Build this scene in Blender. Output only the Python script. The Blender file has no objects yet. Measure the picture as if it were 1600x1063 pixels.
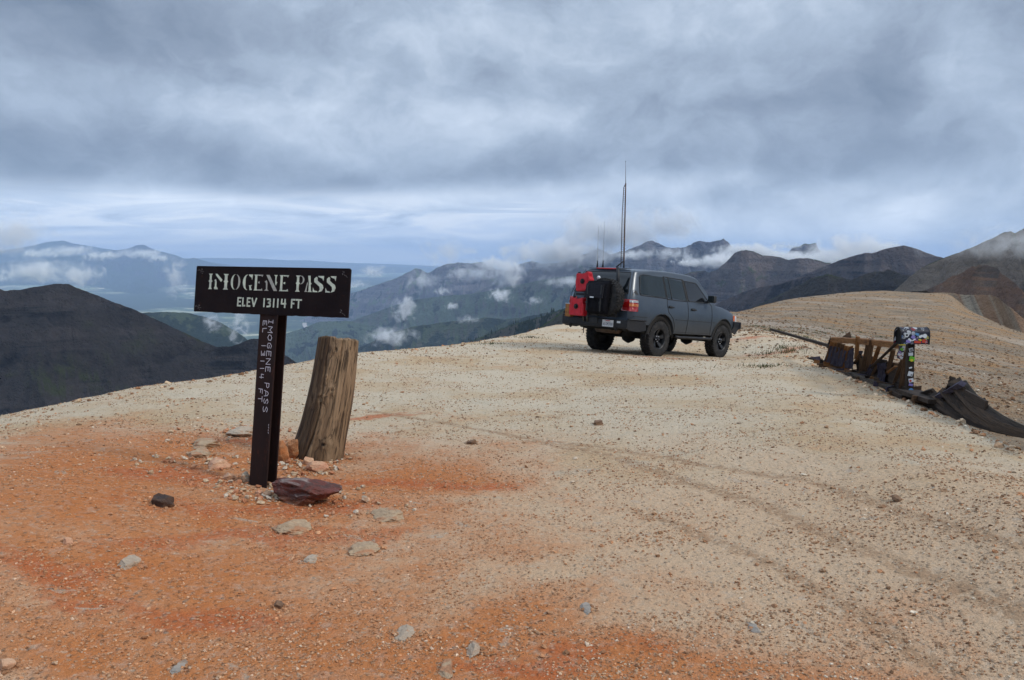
import bpy, bmesh, math, random
import numpy as np
from mathutils import Matrix, Vector, Euler

# ------------------------------------------------------------------ camera, sky, sun, exposure
SC = bpy.context.scene
COL = SC.collection
F = 1244.0                      # focal length in pixels of the 1600 px wide frame (28 mm lens)
HOR = 405.0                     # row of the eye level
PITCH = math.atan((531.5 - HOR) / F)
cam_data = bpy.data.cameras.new('camera')
cam = bpy.data.objects.new('camera', cam_data)
COL.objects.link(cam)
cam_data.sensor_width = 36.0
cam_data.lens = 36.0 * F / 1600.0
cam_data.clip_start = 0.05
cam_data.clip_end = 400000
cam.location = (0, 0, 0)
cam.rotation_euler = (math.pi / 2 - PITCH, 0, 0)
SC.camera = cam

SC.view_settings.view_transform = 'Standard'
SC.view_settings.look = 'None'
SC.view_settings.gamma = 1.0
SC.view_settings.use_curve_mapping = False
SC.view_settings.exposure = 0.48
SC.cycles.use_denoising = True
SC.cycles.max_bounces = 6
SC.cycles.diffuse_bounces = 3
SC.cycles.glossy_bounces = 3
SC.cycles.volume_bounces = 2
SC.cycles.transparent_max_bounces = 16
SC.cycles.volume_max_steps = 128

SUN_EL, SUN_AZ = math.radians(38), math.radians(108)      # azimuth clockwise from the view direction (+Y)
world = bpy.data.worlds.new('World')
SC.world = world
world.use_nodes = True
wn, wl = world.node_tree.nodes, world.node_tree.links
wn.clear()


class NT:
    """small helper for writing node trees"""
    def __init__(self, tree):
        self.t = tree; self.n = tree.nodes; self.l = tree.links
    def put(self, sock, v):
        if isinstance(v, bpy.types.NodeSocket): self.l.new(v, sock)
        elif v is not None:
            if hasattr(sock.default_value, '__len__') and isinstance(v, (tuple, list)) and len(v) == 3 and len(sock.default_value) == 4:
                v = (*v, 1)
            sock.default_value = v
    def new(self, kind, ins={}, **props):
        n = self.n.new(kind)
        for k, v in props.items(): setattr(n, k, v)
        for k, v in ins.items(): self.put(n.inputs[k], v)
        return n
    def m(self, op, a, b=None, c=None, clamp=False):
        n = self.new('ShaderNodeMath', operation=op, use_clamp=clamp)
        self.put(n.inputs[0], a)
        if b is not None: self.put(n.inputs[1], b)
        if c is not None: self.put(n.inputs[2], c)
        return n.outputs[0]
    def vm(self, op, a, b=None, scale=None):
        n = self.new('ShaderNodeVectorMath', operation=op)
        self.put(n.inputs[0], a)
        if b is not None: self.put(n.inputs[1], b)
        if scale is not None: self.put(n.inputs['Scale'], scale)
        return n.outputs['Value'] if op in ('DOT_PRODUCT', 'LENGTH', 'DISTANCE') else n.outputs[0]
    def sep(self, v):
        n = self.new('ShaderNodeSeparateXYZ'); self.put(n.inputs[0], v); return n.outputs
    def comb(self, x, y, z):
        n = self.new('ShaderNodeCombineXYZ')
        for s, v in zip(n.inputs, (x, y, z)): self.put(s, v)
        return n.outputs[0]
    def noise(self, vec, scale, detail=4, rough=.55, dist=0, out='Fac', lac=2.0):
        n = self.new('ShaderNodeTexNoise', {'Vector': vec, 'Scale': scale, 'Detail': detail, 'Roughness': rough, 'Distortion': dist, 'Lacunarity': lac})
        return n.outputs[out]
    def vor(self, vec, scale, feature='F1', out='Distance', rand=1.0):
        n = self.new('ShaderNodeTexVoronoi', feature=feature)
        self.put(n.inputs['Vector'], vec); self.put(n.inputs['Scale'], scale); self.put(n.inputs['Randomness'], rand)
        return n.outputs[out]
    def ss(self, v, lo, hi, a=0.0, b=1.0):
        n = self.new('ShaderNodeMapRange', interpolation_type='SMOOTHSTEP')
        for s, x in zip(('Value', 'From Min', 'From Max', 'To Min', 'To Max'), (v, lo, hi, a, b)): self.put(n.inputs[s], x)
        return n.outputs[0]
    def mix(self, f, a, b, blend='MIX'):
        n = self.new('ShaderNodeMix', data_type='RGBA', blend_type=blend)
        self.put(n.inputs[0], f); self.put(n.inputs[6], a); self.put(n.inputs[7], b)
        return n.outputs[2]
    def ramp(self, f, stops):
        n = self.new('ShaderNodeValToRGB'); self.put(n.inputs[0], f)
        e = n.color_ramp.elements
        while len(e) < len(stops): e.new(0.5)
        for el, (p, c) in zip(e, stops): el.position = p; el.color = (*c, 1)
        return n.outputs[0]
    def bump(self, h, strength=1.0, dist=1.0, normal=None):
        n = self.new('ShaderNodeBump', {'Height': h, 'Strength': strength, 'Distance': dist})
        if normal is not None: self.put(n.inputs['Normal'], normal)
        return n.outputs[0]


def build_world():
    T = NT(world.node_tree)
    d = T.new('ShaderNodeTexCoord').outputs['Generated']
    x, y, z = T.sep(d)
    up = T.m('MAXIMUM', z, 0.0)
    # overcast deck seen in perspective: noise on the plane of the cloud base
    k = T.m('DIVIDE', 1.0, T.m('ADD', up, 0.15))
    plane = T.comb(T.m('MULTIPLY', x, k), T.m('MULTIPLY', y, k), 0.0)
    big = T.noise(T.vm('ADD', plane, (3.1, 7.7, 0)), 0.8, 5, .52, .25)
    fine = T.noise(T.vm('ADD', plane, (11.3, 2.2, 0)), 2.8, 8, .58, .4)
    az = T.m('ARCTAN2', x, y)
    el = T.m('ARCSINE', z)
    sph = T.comb(az, T.m('MULTIPLY', el, 1.45), 0.0)
    bw = T.noise(T.vm('ADD', sph, (2.2, 6.1, 0)), 4.5, 5, .6, 0, out='Color')
    sph = T.vm('ADD', sph, T.vm('SCALE', T.vm('SUBTRACT', bw, (.5, .5, .5)), scale=.16))
    puff = T.noise(T.vm('ADD', sph, (5.2, 1.4, 0)), 7.5, 12, .60, .2)
    puff2 = T.noise(T.vm('ADD', sph, (1.2, 8.4, 0)), 3.2, 6, .55, .5)
    def blob(a0, e0, sa, se, tilt=0.0):
        da = T.m('SUBTRACT', az, a0); de = T.m('SUBTRACT', T.m('SUBTRACT', el, e0), T.m('MULTIPLY', da, tilt))
        q = T.m('ADD', T.m('POWER', T.m('DIVIDE', da, sa), 2.0), T.m('POWER', T.m('DIVIDE', de, se), 2.0))
        return T.m('POWER', 2.718, T.m('MULTIPLY', q, -1.0))
    def pix(px, py, sx, sy, tilt=0.0):
        a0 = math.atan((px - 800) / F); e0 = math.atan((HOR - py) / math.hypot(F, px - 800))
        return blob(a0, e0, sx / F, sy / F, tilt)
    v = T.m('ADD', T.m('MULTIPLY', T.m('SUBTRACT', big, .5), .18), T.m('MULTIPLY', T.m('SUBTRACT', fine, .5), .06))
    v = T.m('ADD', v, T.m('MULTIPLY', T.m('SUBTRACT', puff, .5), .74))
    v = T.m('ADD', v, T.m('MULTIPLY', T.m('SUBTRACT', puff2, .5), .56))
    bil = T.vor(T.vm('ADD', sph, (9.1, 3.3, 0)), 9.0, 'SMOOTH_F1')
    v = T.m('ADD', v, T.m('MULTIPLY', T.m('SUBTRACT', .42, bil), .16))
    v = T.m('ADD', v, 0.50)
    for (px, py, sx, sy, amp, tilt) in [
        (160, 40, 260, 70, -.13, -.05), (330, 110, 200, 45, .06, .0), (690, 60, 330, 60, .06, 0),
        (380, 265, 130, 36, -.12, -.15), (60, 230, 110, 50, -.11, 0), (620, 285, 200, 20, -.08, .12), (1000, 250, 240, 30, -.06, -.05), (150, 300, 160, 26, .10, 0), (900, 300, 200, 20, .08, 0), (330, 190, 240, 26, .04, 0), (700, 190, 260, 24, .03, 0), (1250, 200, 240, 20, .05, 0),
        (1250, 150, 260, 60, -.08, 0), (960, 20, 300, 60, .03, 0), (1420, 235, 180, 40, -.04, 0),
        (560, 318, 300, 20, .24, .03), (200, 330, 160, 22, .15, 0), (1120, 295, 120, 22, .10, 0), (1410, 335, 70, 45, .12, .4),
        (980, 330, 60, 40, -.03, 0), (1240, 345, 330, 36, .20, 0), (1150, 300, 90, 14, -.08, .1), (1320, 300, 80, 16, .08, .2), (520, 210, 90, 30, .02, .2), (240, 150, 120, 30, .03, .1), (760, 180, 120, 24, .05, -.1), (380, 300, 130, 16, -.07, -.1), (900, 390, 130, 40, .10, 0), (1330, 385, 250, 30, .13, 0), (60, 360, 60, 40, -.12, .6)]:
        v = T.m('ADD', v, T.m('MULTIPLY', pix(px, py, sx, sy, tilt), amp * 1.45))
    deck = T.ramp(v, [(0.18, (.135, .175, .235)), (0.38, (.215, .262, .335)), (0.55, (.320, .385, .475)), (0.72, (.47, .54, .635)), (0.90, (.70, .765, .85))])
    # thin layered streaks and clear pale air low over the horizon, left of the fog bank
    st = T.noise(T.comb(T.m('MULTIPLY', az, 5.0), T.m('MULTIPLY', el, 42.0), 0.0), 1.0, 8, .62, 1.1)
    clear = T.mix(T.ss(el, 0.0, .075), (.52, .61, .77), (.50, .585, .71))
    low = T.mix(T.ss(st, .44, .60), clear, (.70, .75, .82))
    low = T.mix(T.ss(st, .46, .34, 0.0, .7), low, (.32, .40, .52))
    edge = T.m('ADD', el, T.m('MULTIPLY', T.m('SUBTRACT', puff, .5), .045))
    hi_az = T.ss(T.m('ADD', az, T.m('MULTIPLY', T.m('SUBTRACT', el, .02), -1.6)), -.06, .06)      # where the fog bank hides the gap
    gap = T.m('MULTIPLY', T.ss(edge, .088, .048), T.m('SUBTRACT', 1.0, hi_az))
    gap = T.m('MULTIPLY', gap, T.ss(az, -1.2, -.62))
    c = T.mix(gap, deck, low)
    c = T.vm('SCALE', c, scale=T.ss(el, .22, 1.2, 1.0, 2.9))  # unseen sky above the frame brightened, adding light for haze and ground
    nish = T.new('ShaderNodeTexSky', sky_type='NISHITA', sun_disc=False, sun_elevation=SUN_EL, sun_rotation=SUN_AZ, altitude=4000)
    mixed = T.mix(0.93, nish.outputs[0], T.vm('SCALE', c, scale=10.0))
    bg = T.new('ShaderNodeBackground', {'Color': mixed, 'Strength': 0.1})
    out = T.new('ShaderNodeOutputWorld')
    T.l.new(bg.outputs[0], out.inputs[0])


build_world()
world.cycles.sampling_method = 'MANUAL'
world.cycles.sample_map_resolution = 512
sun_data = bpy.data.lights.new('sun', 'SUN')
sun_data.energy = 1.5
sun_data.angle = math.radians(11)
sun_data.color = (1.0, .92, .80)
sun = bpy.data.objects.new('sun', sun_data)
COL.objects.link(sun)
sd = Vector((math.sin(SUN_AZ) * math.cos(SUN_EL), math.cos(SUN_AZ) * math.cos(SUN_EL), math.sin(SUN_EL)))
sun.rotation_euler = sd.to_track_quat('Z', 'Y').to_euler()

# ------------------------------------------------------------------ maths helpers
RNG = np.random.default_rng(7)
_perm = RNG.permutation(512).astype(np.int64)
_g = RNG.uniform(0, 2 * np.pi, 512)
_gx, _gy = np.cos(_g), np.sin(_g)


def perlin(x, y):
    x = np.asarray(x, float); y = np.asarray(y, float)
    xi = np.floor(x).astype(np.int64); yi = np.floor(y).astype(np.int64)
    xf, yf = x - xi, y - yi
    u = xf * xf * xf * (xf * (xf * 6 - 15) + 10); v = yf * yf * yf * (yf * (yf * 6 - 15) + 10)
    def g(ix, iy, fx, fy):
        h = _perm[(_perm[ix & 511] + iy) & 511]
        return _gx[h] * fx + _gy[h] * fy
    a = g(xi, yi, xf, yf); b = g(xi + 1, yi, xf - 1, yf)
    c = g(xi, yi + 1, xf, yf - 1); d = g(xi + 1, yi + 1, xf - 1, yf - 1)
    return (a + u * (b - a) + v * ((c + u * (d - c)) - (a + u * (b - a)))) * 1.4


def fbm(x, y, octs=5, rough=.5, ridged=False):
    s = 0; a = 1; t = 0
    for i in range(octs):
        n = perlin(x * 2 ** i + 17.3 * i, y * 2 ** i - 9.1 * i)
        if ridged: n = 1 - 2 * np.abs(n)
        s = s + a * n; t += a; a *= rough
    return s / t


def pchip(xk, yk, x):
    xk = np.asarray(xk, float); yk = np.asarray(yk, float)
    h = np.diff(xk); dl = np.diff(yk) / h
    m = np.zeros_like(yk)
    for i in range(1, len(xk) - 1):
        if dl[i - 1] * dl[i] > 0:
            w1 = 2 * h[i] + h[i - 1]; w2 = h[i] + 2 * h[i - 1]
            m[i] = (w1 + w2) / (w1 / dl[i - 1] + w2 / dl[i])
    m[0] = dl[0]; m[-1] = dl[-1]
    i = np.clip(np.searchsorted(xk, x) - 1, 0, len(xk) - 2)
    t = np.clip((x - xk[i]) / h[i], 0, 1)
    return ((1 + 2 * t) * (1 - t) ** 2) * yk[i] + t * (1 - t) ** 2 * h[i] * m[i] + t * t * (3 - 2 * t) * yk[i + 1] + t * t * (t - 1) * h[i] * m[i + 1]


def ray(px, py):
    """unit-free direction of the sight line through a place in the frame: (x, y, z) with y = 1 along the lens axis"""
    u = (px - 800) / F; w = (531.5 - py) / F
    c, s = math.cos(PITCH), math.sin(PITCH)
    return np.array([u, c + w * s, -s + w * c])


def P(px, py, d):
    """point at horizontal distance d on that sight line"""
    r = ray(px, py); return Vector(r / math.hypot(r[0], r[1]) * d)


def azel(px, py):
    r = ray(px, py); h = math.hypot(r[0], r[1])
    return math.atan2(r[0], r[1]), r[2] / h


# ------------------------------------------------------------------ object helpers
def tag(o, label=None, cat=None, group=None, kind=None):
    if label: o['label'] = label
    if cat: o['category'] = cat
    if group: o['group'] = group
    if kind: o['kind'] = kind
    return o


def link(name, mesh, mat=None, parent=None):
    if mat is not None and not mesh.materials: mesh.materials.append(mat)
    o = bpy.data.objects.new(name, mesh); COL.objects.link(o)
    if parent is not None: o.parent = parent
    return o


def mesh_np(name, verts, faces, mat=None, parent=None, smooth=True, attrs={}):
    verts = np.asarray(verts, np.float32).reshape(-1, 3); faces = np.asarray(faces, np.int32)
    me = bpy.data.meshes.new(name)
    n = faces.shape[1]
    me.vertices.add(len(verts)); me.vertices.foreach_set('co', verts.ravel())
    me.loops.add(faces.size); me.loops.foreach_set('vertex_index', faces.ravel())
    me.polygons.add(len(faces)); me.polygons.foreach_set('loop_start', np.arange(0, faces.size, n, dtype=np.int32))
    me.polygons.foreach_set('loop_total', np.full(len(faces), n, np.int32))
    me.polygons.foreach_set('use_smooth', np.full(len(faces), smooth, bool))
    me.update(calc_edges=True)
    for k, a in attrs.items():
        at = me.attributes.new(k, 'FLOAT', 'POINT'); at.data.foreach_set('value', np.asarray(a, np.float32).ravel())
    return link(name, me, mat, parent)


def grid_faces(nu, nv):
    i, j = np.meshgrid(np.arange(nu - 1), np.arange(nv - 1), indexing='ij')
    a = (i * nv + j).ravel()
    return np.stack([a, a + nv, a + nv + 1, a + 1], 1)


def material(name, col=(.5, .5, .5), rough=.6, metal=0.0, spec=.5, coat=0.0):
    m = bpy.data.materials.new(name); m.use_nodes = True
    b = m.node_tree.nodes['Principled BSDF']
    b.inputs['Base Color'].default_value = (*col, 1); b.inputs['Roughness'].default_value = rough
    b.inputs['Metallic'].default_value = metal; b.inputs['Specular IOR Level'].default_value = spec
    if coat: b.inputs['Coat Weight'].default_value = coat; b.inputs['Coat Roughness'].default_value = .08
    return m


def bsdf(m): return m.node_tree.nodes['Principled BSDF']
# ------------------------------------------------------------------ the pass: ground of the ridge the camera stands on
# one column per bearing; each column is a list of (row, distance) places on the ground, from the feet outwards
Z0 = -1.62
COLS = {
    -700: [(900, 5.0), (860, 6.0), (850, 7.0), 0],
    -300: [(800, 5.2), (745, 6.6), (722, 8.0), 0],
    0: [(762, 5.4), (690, 7.6), (656, 9.6), 0],
    200: [(762, 5.5), (665, 8.2), (614, 11.2), 0],
    400: [(762, 5.6), (650, 8.8), (583, 13.2), 0],
    560: [(762, 5.6), (640, 9.2), (556, 15.5), 0],
    700: [(762, 5.6), (620, 10.2), (541, 19.0), 0],
    800: [(762, 5.6), (605, 11.4), (525, 23.5), 0],
    880: [(762, 5.6), (592, 12.6), (506, 31.0), 0],
    1000: [(762, 5.6), (580, 13.8), (493, 42.0), 0],
    1140: [(762, 5.6), (580, 13.8), (537, 20.5), (512, 31.0), (497, 44.0), (489, 58.0), 0],
    1185: [(762, 5.6), (582, 13.6), (541, 19.5), (515, 30.0), (500, 46.0), (481, 92.0), 0],
    1240: [(762, 5.6), (590, 12.9), (553, 17.5), (525, 28.0), (503, 46.0), (468, 120.0), 0],
    1300: [(762, 5.6), (610, 11.6), (576, 14.6), (541, 28.0), (506, 50.0), (460, 140.0), 0],
    1360: [(765, 5.5), (640, 9.9), (601, 12.6), (550, 29.0), (510, 54.0), (455, 150.0), 0],
    1420: [(770, 5.4), (670, 8.7), (624, 11.2), (558, 30.0), (514, 56.0), (457, 158.0), 0],
    1470: [(775, 5.3), (690, 8.0), (645, 10.2), (566, 30.0), (518, 58.0), (459, 160.0), 0],
    1510: [(780, 5.2), (710, 7.4), (661, 9.5), (574, 30.0), (524, 58.0), (487, 140.0), 0],
    1600: [(790, 5.0), (745, 6.5), (702, 8.1), (592, 30.0), (548, 56.0), (527, 110.0), 0],
    1900: [(860, 4.4), (840, 5.2), (820, 6.1), (640, 30.0), (610, 52.0), (600, 90.0), 0],
}


def column(px, kn):
    a, _ = azel(px, 600)
    pts = []
    for k in kn:
        if k == 0: break
        row, r = k
        # elevation of the row as seen along this bearing
        u = math.tan(a); w = (531.5 - row) / F; c, s = math.cos(PITCH), math.sin(PITCH)
        # solve for px on that row with the same bearing
        X = u * (c + w * s); e = (-s + w * c) / math.hypot(X, c + w * s)
        pts.append((r, r * e))
    return a, pts


NK = 6
azs, KR, KZ = [], [], []
for px, kn in COLS.items():
    a, pts = column(px, kn)
    if len(pts) == 3:       # crest columns: spread three more knots along the way
        (r0, z0), (r1, z1), (r2, z2) = pts
        mid = []
        for q in (.25, .5, .75):
            r = r1 + (r2 - r1) * q; mid.append((r, z1 + (z2 - z1) * q + .02 * (z1 - z2)))
        pts = [(r0, z0), (r1, z1)] + mid + [(r2, z2)]
    rk = [0.0, 2.6] + [p[0] for p in pts]; zk = [Z0, Z0] + [p[1] for p in pts]
    rc, zc = rk[-1], zk[-1]
    near_edge = len([1 for k in kn if k]) == 3
    sl = .62
    for dr in (.35 * rc + 1.5, 30 + rc, 120 + rc, 420 + rc, 1100 + rc):
        rk.append(rc + dr); zk.append(zc - (dr * sl if dr > 20 else dr * dr * .5 * sl / (.35 * rc + 4)))
    rk.append(4200 + rc * 0); zk.append(-1500)
    azs.append(a); KR.append(rk); KZ.append(zk)
# close the ring behind the camera
for a in (-2.6, -1.7):
    azs.insert(0 if a == -2.6 else 1, a); i = 0 if a == -2.6 else 1
    KR.insert(i, [0, 2.6, 5, 7, 9, 11, 13, 15, 25, 50, 150, 450, 1200, 4200]); KZ.insert(i, [Z0, Z0, -1.6, -1.6, -1.6, -1.65, -1.7, -1.8, -4, -16, -75, -260, -700, -1500])
for a in (1.7, 2.6):
    azs.append(a)
    KR.append([0, 2.6, 5, 7, 9, 11, 30, 60, 90, 120, 200, 500, 1200, 4200]); KZ.append([Z0, Z0, -1.6, -1.6, -1.7, -2, -7, -14, -22, -30, -60, -240, -640, -1500])
azs = np.array(azs); KR = np.array(KR, float); KZ = np.array(KZ, float)
azs = np.concatenate([[azs[-1] - 2 * np.pi], azs, [azs[0] + 2 * np.pi + (0)]]); KR = np.vstack([KR[-1:], KR, KR[:1]]); KZ = np.vstack([KZ[-1:], KZ, KZ[:1]])
AZ = np.concatenate([np.linspace(-np.pi, -.80, 60)[:-1], np.linspace(-.80, .80, 760), np.linspace(.80, np.pi, 60)[1:]])
RR = np.concatenate([[0.02, .3], np.exp(np.linspace(np.log(.8), np.log(260), 400)), np.exp(np.linspace(np.log(260), np.log(4200), 50))[1:]])
kr = np.stack([pchip(azs, KR[:, k], AZ) for k in range(KR.shape[1])], 1)
kz = np.stack([pchip(azs, KZ[:, k], AZ) for k in range(KZ.shape[1])], 1)
GZ = np.stack([pchip(kr[i], kz[i], RR) for i in range(len(AZ))], 0)
gx = np.sin(AZ)[:, None] * RR[None, :]; gy = np.cos(AZ)[:, None] * RR[None, :]
amp = np.clip((RR - 1.5) / 8, 0, 1)[None, :]
GZ = GZ + amp * .055 * fbm(gx / 2.3, gy / 2.3, 4) + amp * .022 * fbm(gx / .35, gy / .35, 3)
far = np.clip((RR - 16) / 60, 0, 1)[None, :]
GZ = GZ + far * (.35 * fbm(gx / 14, gy / 14, 4) + .10 * fbm(gx / 3.1 + 5, gy / 3.1, 3)) + np.clip((RR - 180) / 600, 0, 1)[None, :] * 18 * fbm(gx / 160, gy / 160, 5)


# a shallow trough behind the broken rim of the pad on the right
_edge = kr[:, 4][:, None]
_tw = np.clip((AZ - azel(1230, 600)[0]) / .09, 0, 1)[:, None]
_q = (RR[None, :] - _edge)
GZ = GZ - _tw * (.75 * np.clip(_q / .8, 0, 1) * np.exp(-np.clip(_q, 0, None) / 4.5))
BEYOND = np.clip(_q / .25, 0, 1) * _tw
# the car's standing place
CAR_P = Vector((2.738, 19.075, -2.256)); CAR_YPR = (.793, .095, .012)
_n = Matrix.Rotation(CAR_YPR[0], 3, 'Z') @ Matrix.Rotation(CAR_YPR[1], 3, 'Y') @ Matrix.Rotation(CAR_YPR[2], 3, 'X')
_c = CAR_P + _n @ Vector((1.42, 0, 0)); _nz = _n @ Vector((0, 0, 1))
_pl = _c.z - ((gx - _c.x) * _nz.x + (gy - _c.y) * _nz.y) / _nz.z
_d = np.hypot(gx - _c.x, gy - _c.y); _w = np.clip((5.2 - _d) / 3.0, 0, 1); _w = _w * _w * (3 - 2 * _w)
print('car pad mismatch', float(np.abs((_pl - GZ)[_d < 1.8]).mean()))
GZ = GZ * (1 - _w) + (_pl + .012 * fbm(gx / .4, gy / .4, 3) + .01) * _w


def bearing_index(a): return np.interp(a, AZ, np.arange(len(AZ)))


def height(x, y):
    x = np.asarray(x, float); y = np.asarray(y, float)
    a = np.arctan2(x, y); r = np.hypot(x, y)
    i = np.clip(bearing_index(a), 0, len(AZ) - 1.001); j = np.clip(np.interp(r, RR, np.arange(len(RR))), 0, len(RR) - 1.001)
    i0 = i.astype(int); j0 = j.astype(int); fi = i - i0; fj = j - j0
    return (GZ[i0, j0] * (1 - fi) * (1 - fj) + GZ[i0 + 1, j0] * fi * (1 - fj) + GZ[i0, j0 + 1] * (1 - fi) * fj + GZ[i0 + 1, j0 + 1] * fi * fj)


def ground_at(px, py, rmin=2.0, rmax=250):
    """first place where that sight line meets the ground"""
    r = ray(px, py); h = math.hypot(r[0], r[1]); r = r / h
    t = np.exp(np.linspace(math.log(rmin), math.log(rmax), 3000))
    below = r[2] * t <= height(r[0] * t, r[1] * t)
    k = int(np.argmax(below)) if below.any() else len(t) - 1
    p = r * t[k]
    return Vector((p[0], p[1], float(height(p[0], p[1]))))


def ground_material():
    m = material('gravelly_soil', rough=.95, spec=.15)
    T = NT(m.node_tree); b = bsdf(m)
    pos = T.new('ShaderNodeNewGeometry').outputs['Position']
    x, y, z = T.sep(pos)
    flat = T.comb(x, y, 0.0)
    dist = T.vm('LENGTH', flat)
    warp = T.vm('SCALE', T.vm('SUBTRACT', T.noise(flat, .5, 5, .6, out='Color'), (.5, .5, .5)), scale=2.6)
    wf = T.vm('ADD', flat, warp)
    n1 = T.noise(wf, .45, 6, .6); n2 = T.noise(flat, 2.2, 6, .62, .3); n3 = T.noise(flat, 14, 5, .65); n4 = T.noise(flat, 70, 3, .7)
    pale = T.mix(n2, (.54, .435, .30), (.64, .545, .41))
    tan = T.mix(n2, (.45, .27, .125), (.53, .37, .20))
    c = T.mix(T.ss(n1, .42, .66, 0, .7), pale, tan)
    near = T.ss(T.m('ADD', dist, T.m('ADD', T.m('MULTIPLY', T.m('SUBTRACT', n1, .5), 7.0), T.m('MULTIPLY', T.m('SUBTRACT', n2, .5), 3.0))), 8.6, 4.6)
    c = T.mix(T.m('MULTIPLY', near, .85), c, T.mix(n3, (.55, .345, .195), (.64, .455, .30)))

    def spot(px, py, sx, sy, d=None):
        g = ground_at(px, py)
        w = T.vm('SUBTRACT', wf, (g.x, g.y, 0)); a, e, _ = T.sep(w)
        q = T.m('ADD', T.m('POWER', T.m('DIVIDE', a, sx), 2.0), T.m('POWER', T.m('DIVIDE', e, sy), 2.0))
        return T.m('POWER', 2.718, T.m('MULTIPLY', q, -1.0))
    # iron-stained soil round the sign, fading to pale gravel farther out
    om = None
    for s in [(400, 800, 1.7, 1.2), (230, 900, 1.6, 1.0), (560, 1000, 1.4, .8), (620, 735, 1.1, 1.3), (60, 850, 1.5, .9), (900, 1040, 1.3, .5), (300, 705, 2.2, 1.5), (150, 730, 1.4, 1.5), (40, 1000, 1.2, .6), (740, 990, .9, .5)]:
        q = spot(*s); om = q if om is None else T.m('MAXIMUM', om, q)
    orange = T.mix(n3, (.46, .132, .034), (.57, .228, .078))
    om = T.m('ADD', om, T.m('MULTIPLY', T.m('SUBTRACT', n1, .5), .9))
    om = T.m('ADD', om, T.m('MULTIPLY', T.m('SUBTRACT', n2, .5), .9))
    om = T.m('ADD', om, T.m('MULTIPLY', T.m('SUBTRACT', T.noise(wf, 1.1, 6, .62), .5), 1.0))
    om = T.m('ADD', om, T.m('MULTIPLY', T.m('SUBTRACT', n3, .5), .5))
    c = T.mix(T.ss(om, .02, 1.05, 0, .97), c, orange)
    rm = None
    for s in [(300, 745, .55, .22), (610, 742, .62, .26), (700, 748, .6, .26), (570, 652, .8, .16), (10, 875, .6, .3), (430, 690, .6, .3), (370, 850, .7, .22), (110, 930, .5, .14), (290, 960, .6, .18), (460, 800, .8, .3), (1065, 562, 1.6, .5), (1180, 530, 1.8, .4), (1225, 548, 1.6, .3), (880, 1010, .5, .12)]:
        q = spot(*s); rm = q if rm is None else T.m('MAXIMUM', rm, q)
    rm = T.m('ADD', rm, T.m('MULTIPLY', T.m('ADD', T.m('SUBTRACT', n2, .5), T.m('SUBTRACT', n3, .5)), 1.3))
    c = T.mix(T.ss(rm, .25, 1.05, 0, .72), c, T.mix(n3, (.40, .080, .026), (.52, .150, .050)))
    bl = T.noise(T.vm('ADD', flat, (12, 31, 0)), 3.6, 5, .62, .8)
    c = T.mix(T.m('MULTIPLY', T.ss(bl, .635, .69, 0, .8), T.ss(dist, 11, 7)), c, T.mix(n3, (.42, .30, .21), (.52, .43, .33)))
    # compacted pale crust
    cr = T.m('MULTIPLY', T.ss(T.noise(T.vm('ADD', flat, (30, 4, 0)), 1.3, 7, .66, .6), .56, .70), T.ss(dist, 3, 7, .35, 1))
    c = T.mix(T.m('MULTIPLY', cr, .6), c, (.52, .45, .34))
    # wheel tracks: darker loosened grit in long strips
    def track(pts, width):
        tot = None
        for (p, q) in zip(pts, pts[1:]):
            A, B = ground_at(*p), ground_at(*q)
            dx, dy = B.x - A.x, B.y - A.y; L = math.hypot(dx, dy)
            w = T.vm('SUBTRACT', T.vm('ADD', flat, T.vm('SCALE', warp, scale=.16)), (A.x, A.y, 0))
            al = T.vm('DOT_PRODUCT', w, (dx / L, dy / L, 0)); ac = T.vm('DOT_PRODUCT', w, (-dy / L, dx / L, 0))
            g = T.m('MULTIPLY', T.ss(T.m('ABSOLUTE', ac), width, width * .25), T.m('MULTIPLY', T.ss(al, -.15, .15), T.ss(al, L + .15, L - .15)))
            tot = g if tot is None else T.m('MAXIMUM', tot, g)
        return tot
    tr = T.m('MAXIMUM', track([(560, 640), (850, 690), (1010, 712), (1260, 750), (1420, 800), (1600, 862)], .085), track([(820, 688), (960, 715), (1180, 790), (1380, 870), (1600, 985)], .10))
    tr = T.m('MAXIMUM', tr, track([(990, 800), (1130, 850), (1290, 935), (1480, 1060)], .08))
    trm = T.m('MULTIPLY', tr, T.ss(T.m('ADD', n3, T.m('MULTIPLY', n4, .6)), .66, .84))
    c = T.mix(T.m('MULTIPLY', trm, .62), c, T.mix(n4, (.25, .135, .066), (.36, .215, .12)))
    # slope beyond the pad: streaky brown and grey scree
    hill = T.m('MAXIMUM', T.m('MULTIPLY', T.ss(T.m('ADD', dist, T.m('MULTIPLY', T.m('SUBTRACT', n1, .5), 14.0)), 26, 34), T.ss(x, 4.5, 9.0)), T.new('ShaderNodeAttribute', attribute_name='beyond').outputs['Fac'])
    strk = T.noise(T.vm('MULTIPLY', T.vm('ADD', flat, T.vm('SCALE', warp, scale=2.0)), (.10, .42, 0)), 1.0, 7, .66)
    hcol = T.ramp(strk, [(.32, (.085, .066, .048)), (.42, (.19, .145, .10)), (.50, (.27, .20, .13)), (.58, (.30, .16, .06)), (.70, (.34, .27, .19))])
    hn = T.noise(T.vm('ADD', flat, (7, 9, 0)), .07, 5, .6, .5)
    hcol = T.mix(T.ss(hn, .52, .66, 0, .75), hcol, (.40, .33, .255))
    hcol = T.mix(T.ss(T.noise(flat, .9, 7, .75), .50, .62, 0, .5), hcol, (.11, .085, .062))
    hcol = T.mix(T.ss(T.noise(flat, .25, 6, .7), .60, .68, 0, .7), hcol, (.15, .115, .08))
    c = T.mix(hill, c, hcol)
    # speckle of single grains and small stones
    v1 = T.vor(flat, 34.0, out='Color'); vd = T.vor(flat, 34.0)
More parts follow.
